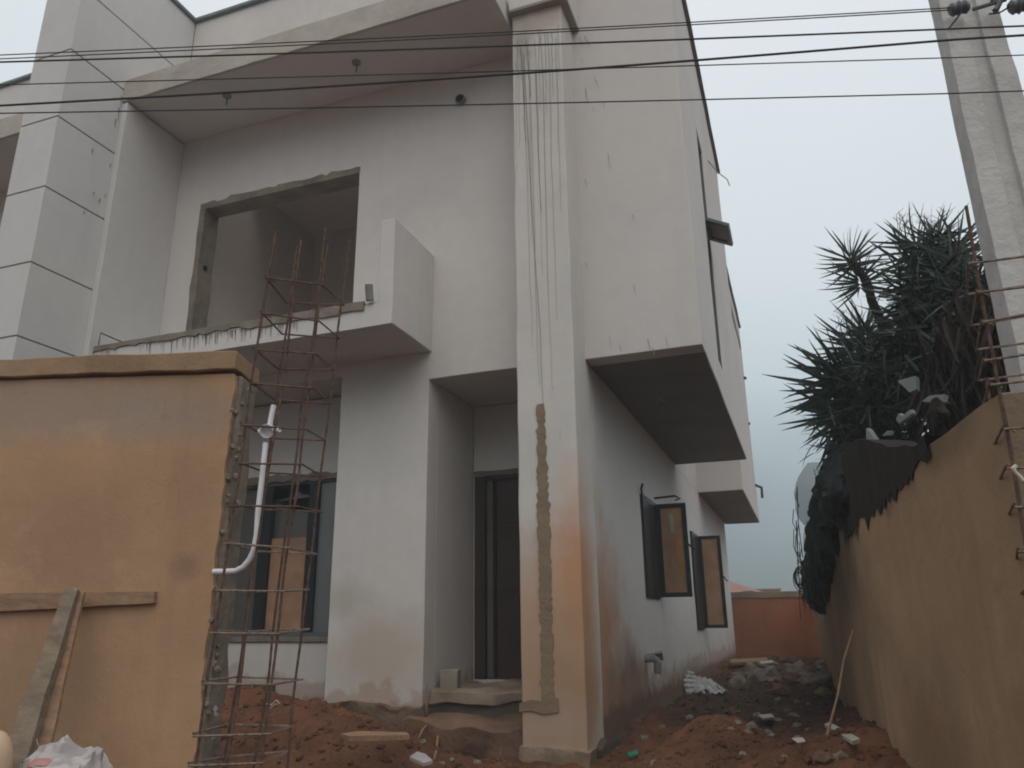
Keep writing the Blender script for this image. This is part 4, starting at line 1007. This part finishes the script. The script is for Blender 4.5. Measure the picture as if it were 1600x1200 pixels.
# rubble
RK=[]
for i in range(9):
    bm=icos(.1,2,.55,i*3+1,(1,random.uniform(.7,1.1),random.uniform(.45,.8)),1.3)
    finish(bm,True,28); me=D.meshes.new('rubble_stone'); bm.to_mesh(me); bm.free(); me.materials.append(M['stone' if i%3 else 'stoneb']); RK.append(me)
def rock(px,py,size,label,group=None,mesh=None,rot=None,lift=0):
    p=gz(px,py); sc=size/FPX*(p-CAM).length/.2
    o=link('rubble_stone',mesh or random.choice(RK),None,label,'rubble',group); o.location=p+Vector((0,0,lift)); o.scale=(sc,sc,sc); o.rotation_euler=rot or (random.uniform(-.4,.4),random.uniform(-.4,.4),random.uniform(0,6.3)); return o
big=[(1192,1062,48,'tall slanting grey block standing in the rubble behind the foil'),(1217,1083,34,'rounded grey chunk at the foot of the tall slanting block'),(1250,1052,36,'broad grey lump in the middle of the far rubble heap'),
 (1282,1068,38,'pale curved slab against the right wall in the rubble'),(1155,1072,40,'flat grey slab beside the silver foil'),(1175,1044,26,'whitish chunk on top of the rubble near the house corner'),
 (1145,1113,22,'pale chip on the dark ground below the foil'),(1173,1138,26,'light stone on the crest of the red mound'),(1290,1190,34,'flat dirty stone at the bottom edge right of centre'),(1240,1120,16,'small round stone beside the dark ground near the board'),
 (1315,1185,26,'dark clod beside the flat dirty stone'),(1005,1155,18,'small grey stone under the side wall pipe')]
for px,py,s,l in big: rock(px,py,s,l)
for i in range(46):
    px=random.uniform(1140,1288); py=random.uniform(1032,1062)+abs(random.gauss(0,10)); rock(px,py,random.uniform(11,30),'ordinary broken chunk in the rubble heap before the far wall','broken chunks heaped before the far wall')
for i in range(22): rock(random.uniform(1130,1330),random.uniform(1085,1195),random.uniform(7,14),'loose stone scattered on the earth of the side passage','loose stones in the side passage')
for i in range(12): rock(random.uniform(660,800),random.uniform(1140,1195),random.uniform(8,16),'loose earthy stone in front of the entrance step','loose stones before the step')
for i in range(10): rock(random.uniform(930,1090),random.uniform(1115,1195),random.uniform(8,16),'loose stone along the foot of the side wall','loose stones by the side wall')
# planks on the far heap
board('plank',[gz(1142,1040)+Vector((0,0,.12)),gz(1200,1040)+Vector((0,0,.14)),gz(1200,1044)+Vector((0,0,.12)),gz(1142,1044)+Vector((0,0,.1))],.05,'wood','pale plank lying across the far rubble heap by the house corner')
p=gz(1198,1040); 
flat('paper_scrap',[(1186,1034),(1206,1031),(1208,1035),(1190,1037)],'paper','white paper caught on the far rubble heap','paper',.01,.12)
# clods: small, uncountable
random.seed(9)
vs=[];fs=[];off=0
src=[RK[2],RK[5]]
for i in range(5200):
    if i%3: x=random.uniform(-5,.5); y=random.uniform(4.4,7)
    else: x=random.uniform(-1.7,.3); y=random.uniform(6,19)
    if -2.3<x<-1.66 and y>6.2: continue
    if x<-2.2 and y>6.7: continue
    me=src[i%2]; s=random.choice([.05,.07,.1,.14,.2,.3])*random.uniform(.7,1.3); mt=Matrix.Translation((x,y,H(x,y)))@Matrix.Rotation(random.random()*6,4,'Z')@Matrix.Scale(s,4)
    vs+=[mt@v.co for v in me.vertices]; fs+=[[q+off for q in p.vertices] for p in me.polygons]; off+=len(me.vertices)
m=D.meshes.new('dirt_clods'); m.from_pydata(vs,[],fs); m.materials.append(M['earth']); link('dirt_clods',m,kind='stuff')

# ------------------------------------------------------------------ air volume added to lift dark tones like a lens veil
bm=bmesh.new(); box(bm,-40,30,-20,75,-1.2,14)
hz=D.meshes.new('haze'); bm.to_mesh(hz); bm.free()
hm=D.materials.new('veil_air'); hm.use_nodes=True; hn=hm.node_tree.nodes; hn.remove(hn['Principled BSDF'])
pv=hn.new('ShaderNodeVolumePrincipled'); pv.inputs['Density'].default_value=.0055; pv.inputs['Color'].default_value=(.90,.93,.95,1)
hm.node_tree.links.new(pv.outputs[0],hn['Material Output'].inputs['Volume']); hz.materials.append(hm)
link('haze',hz,kind='stuff')
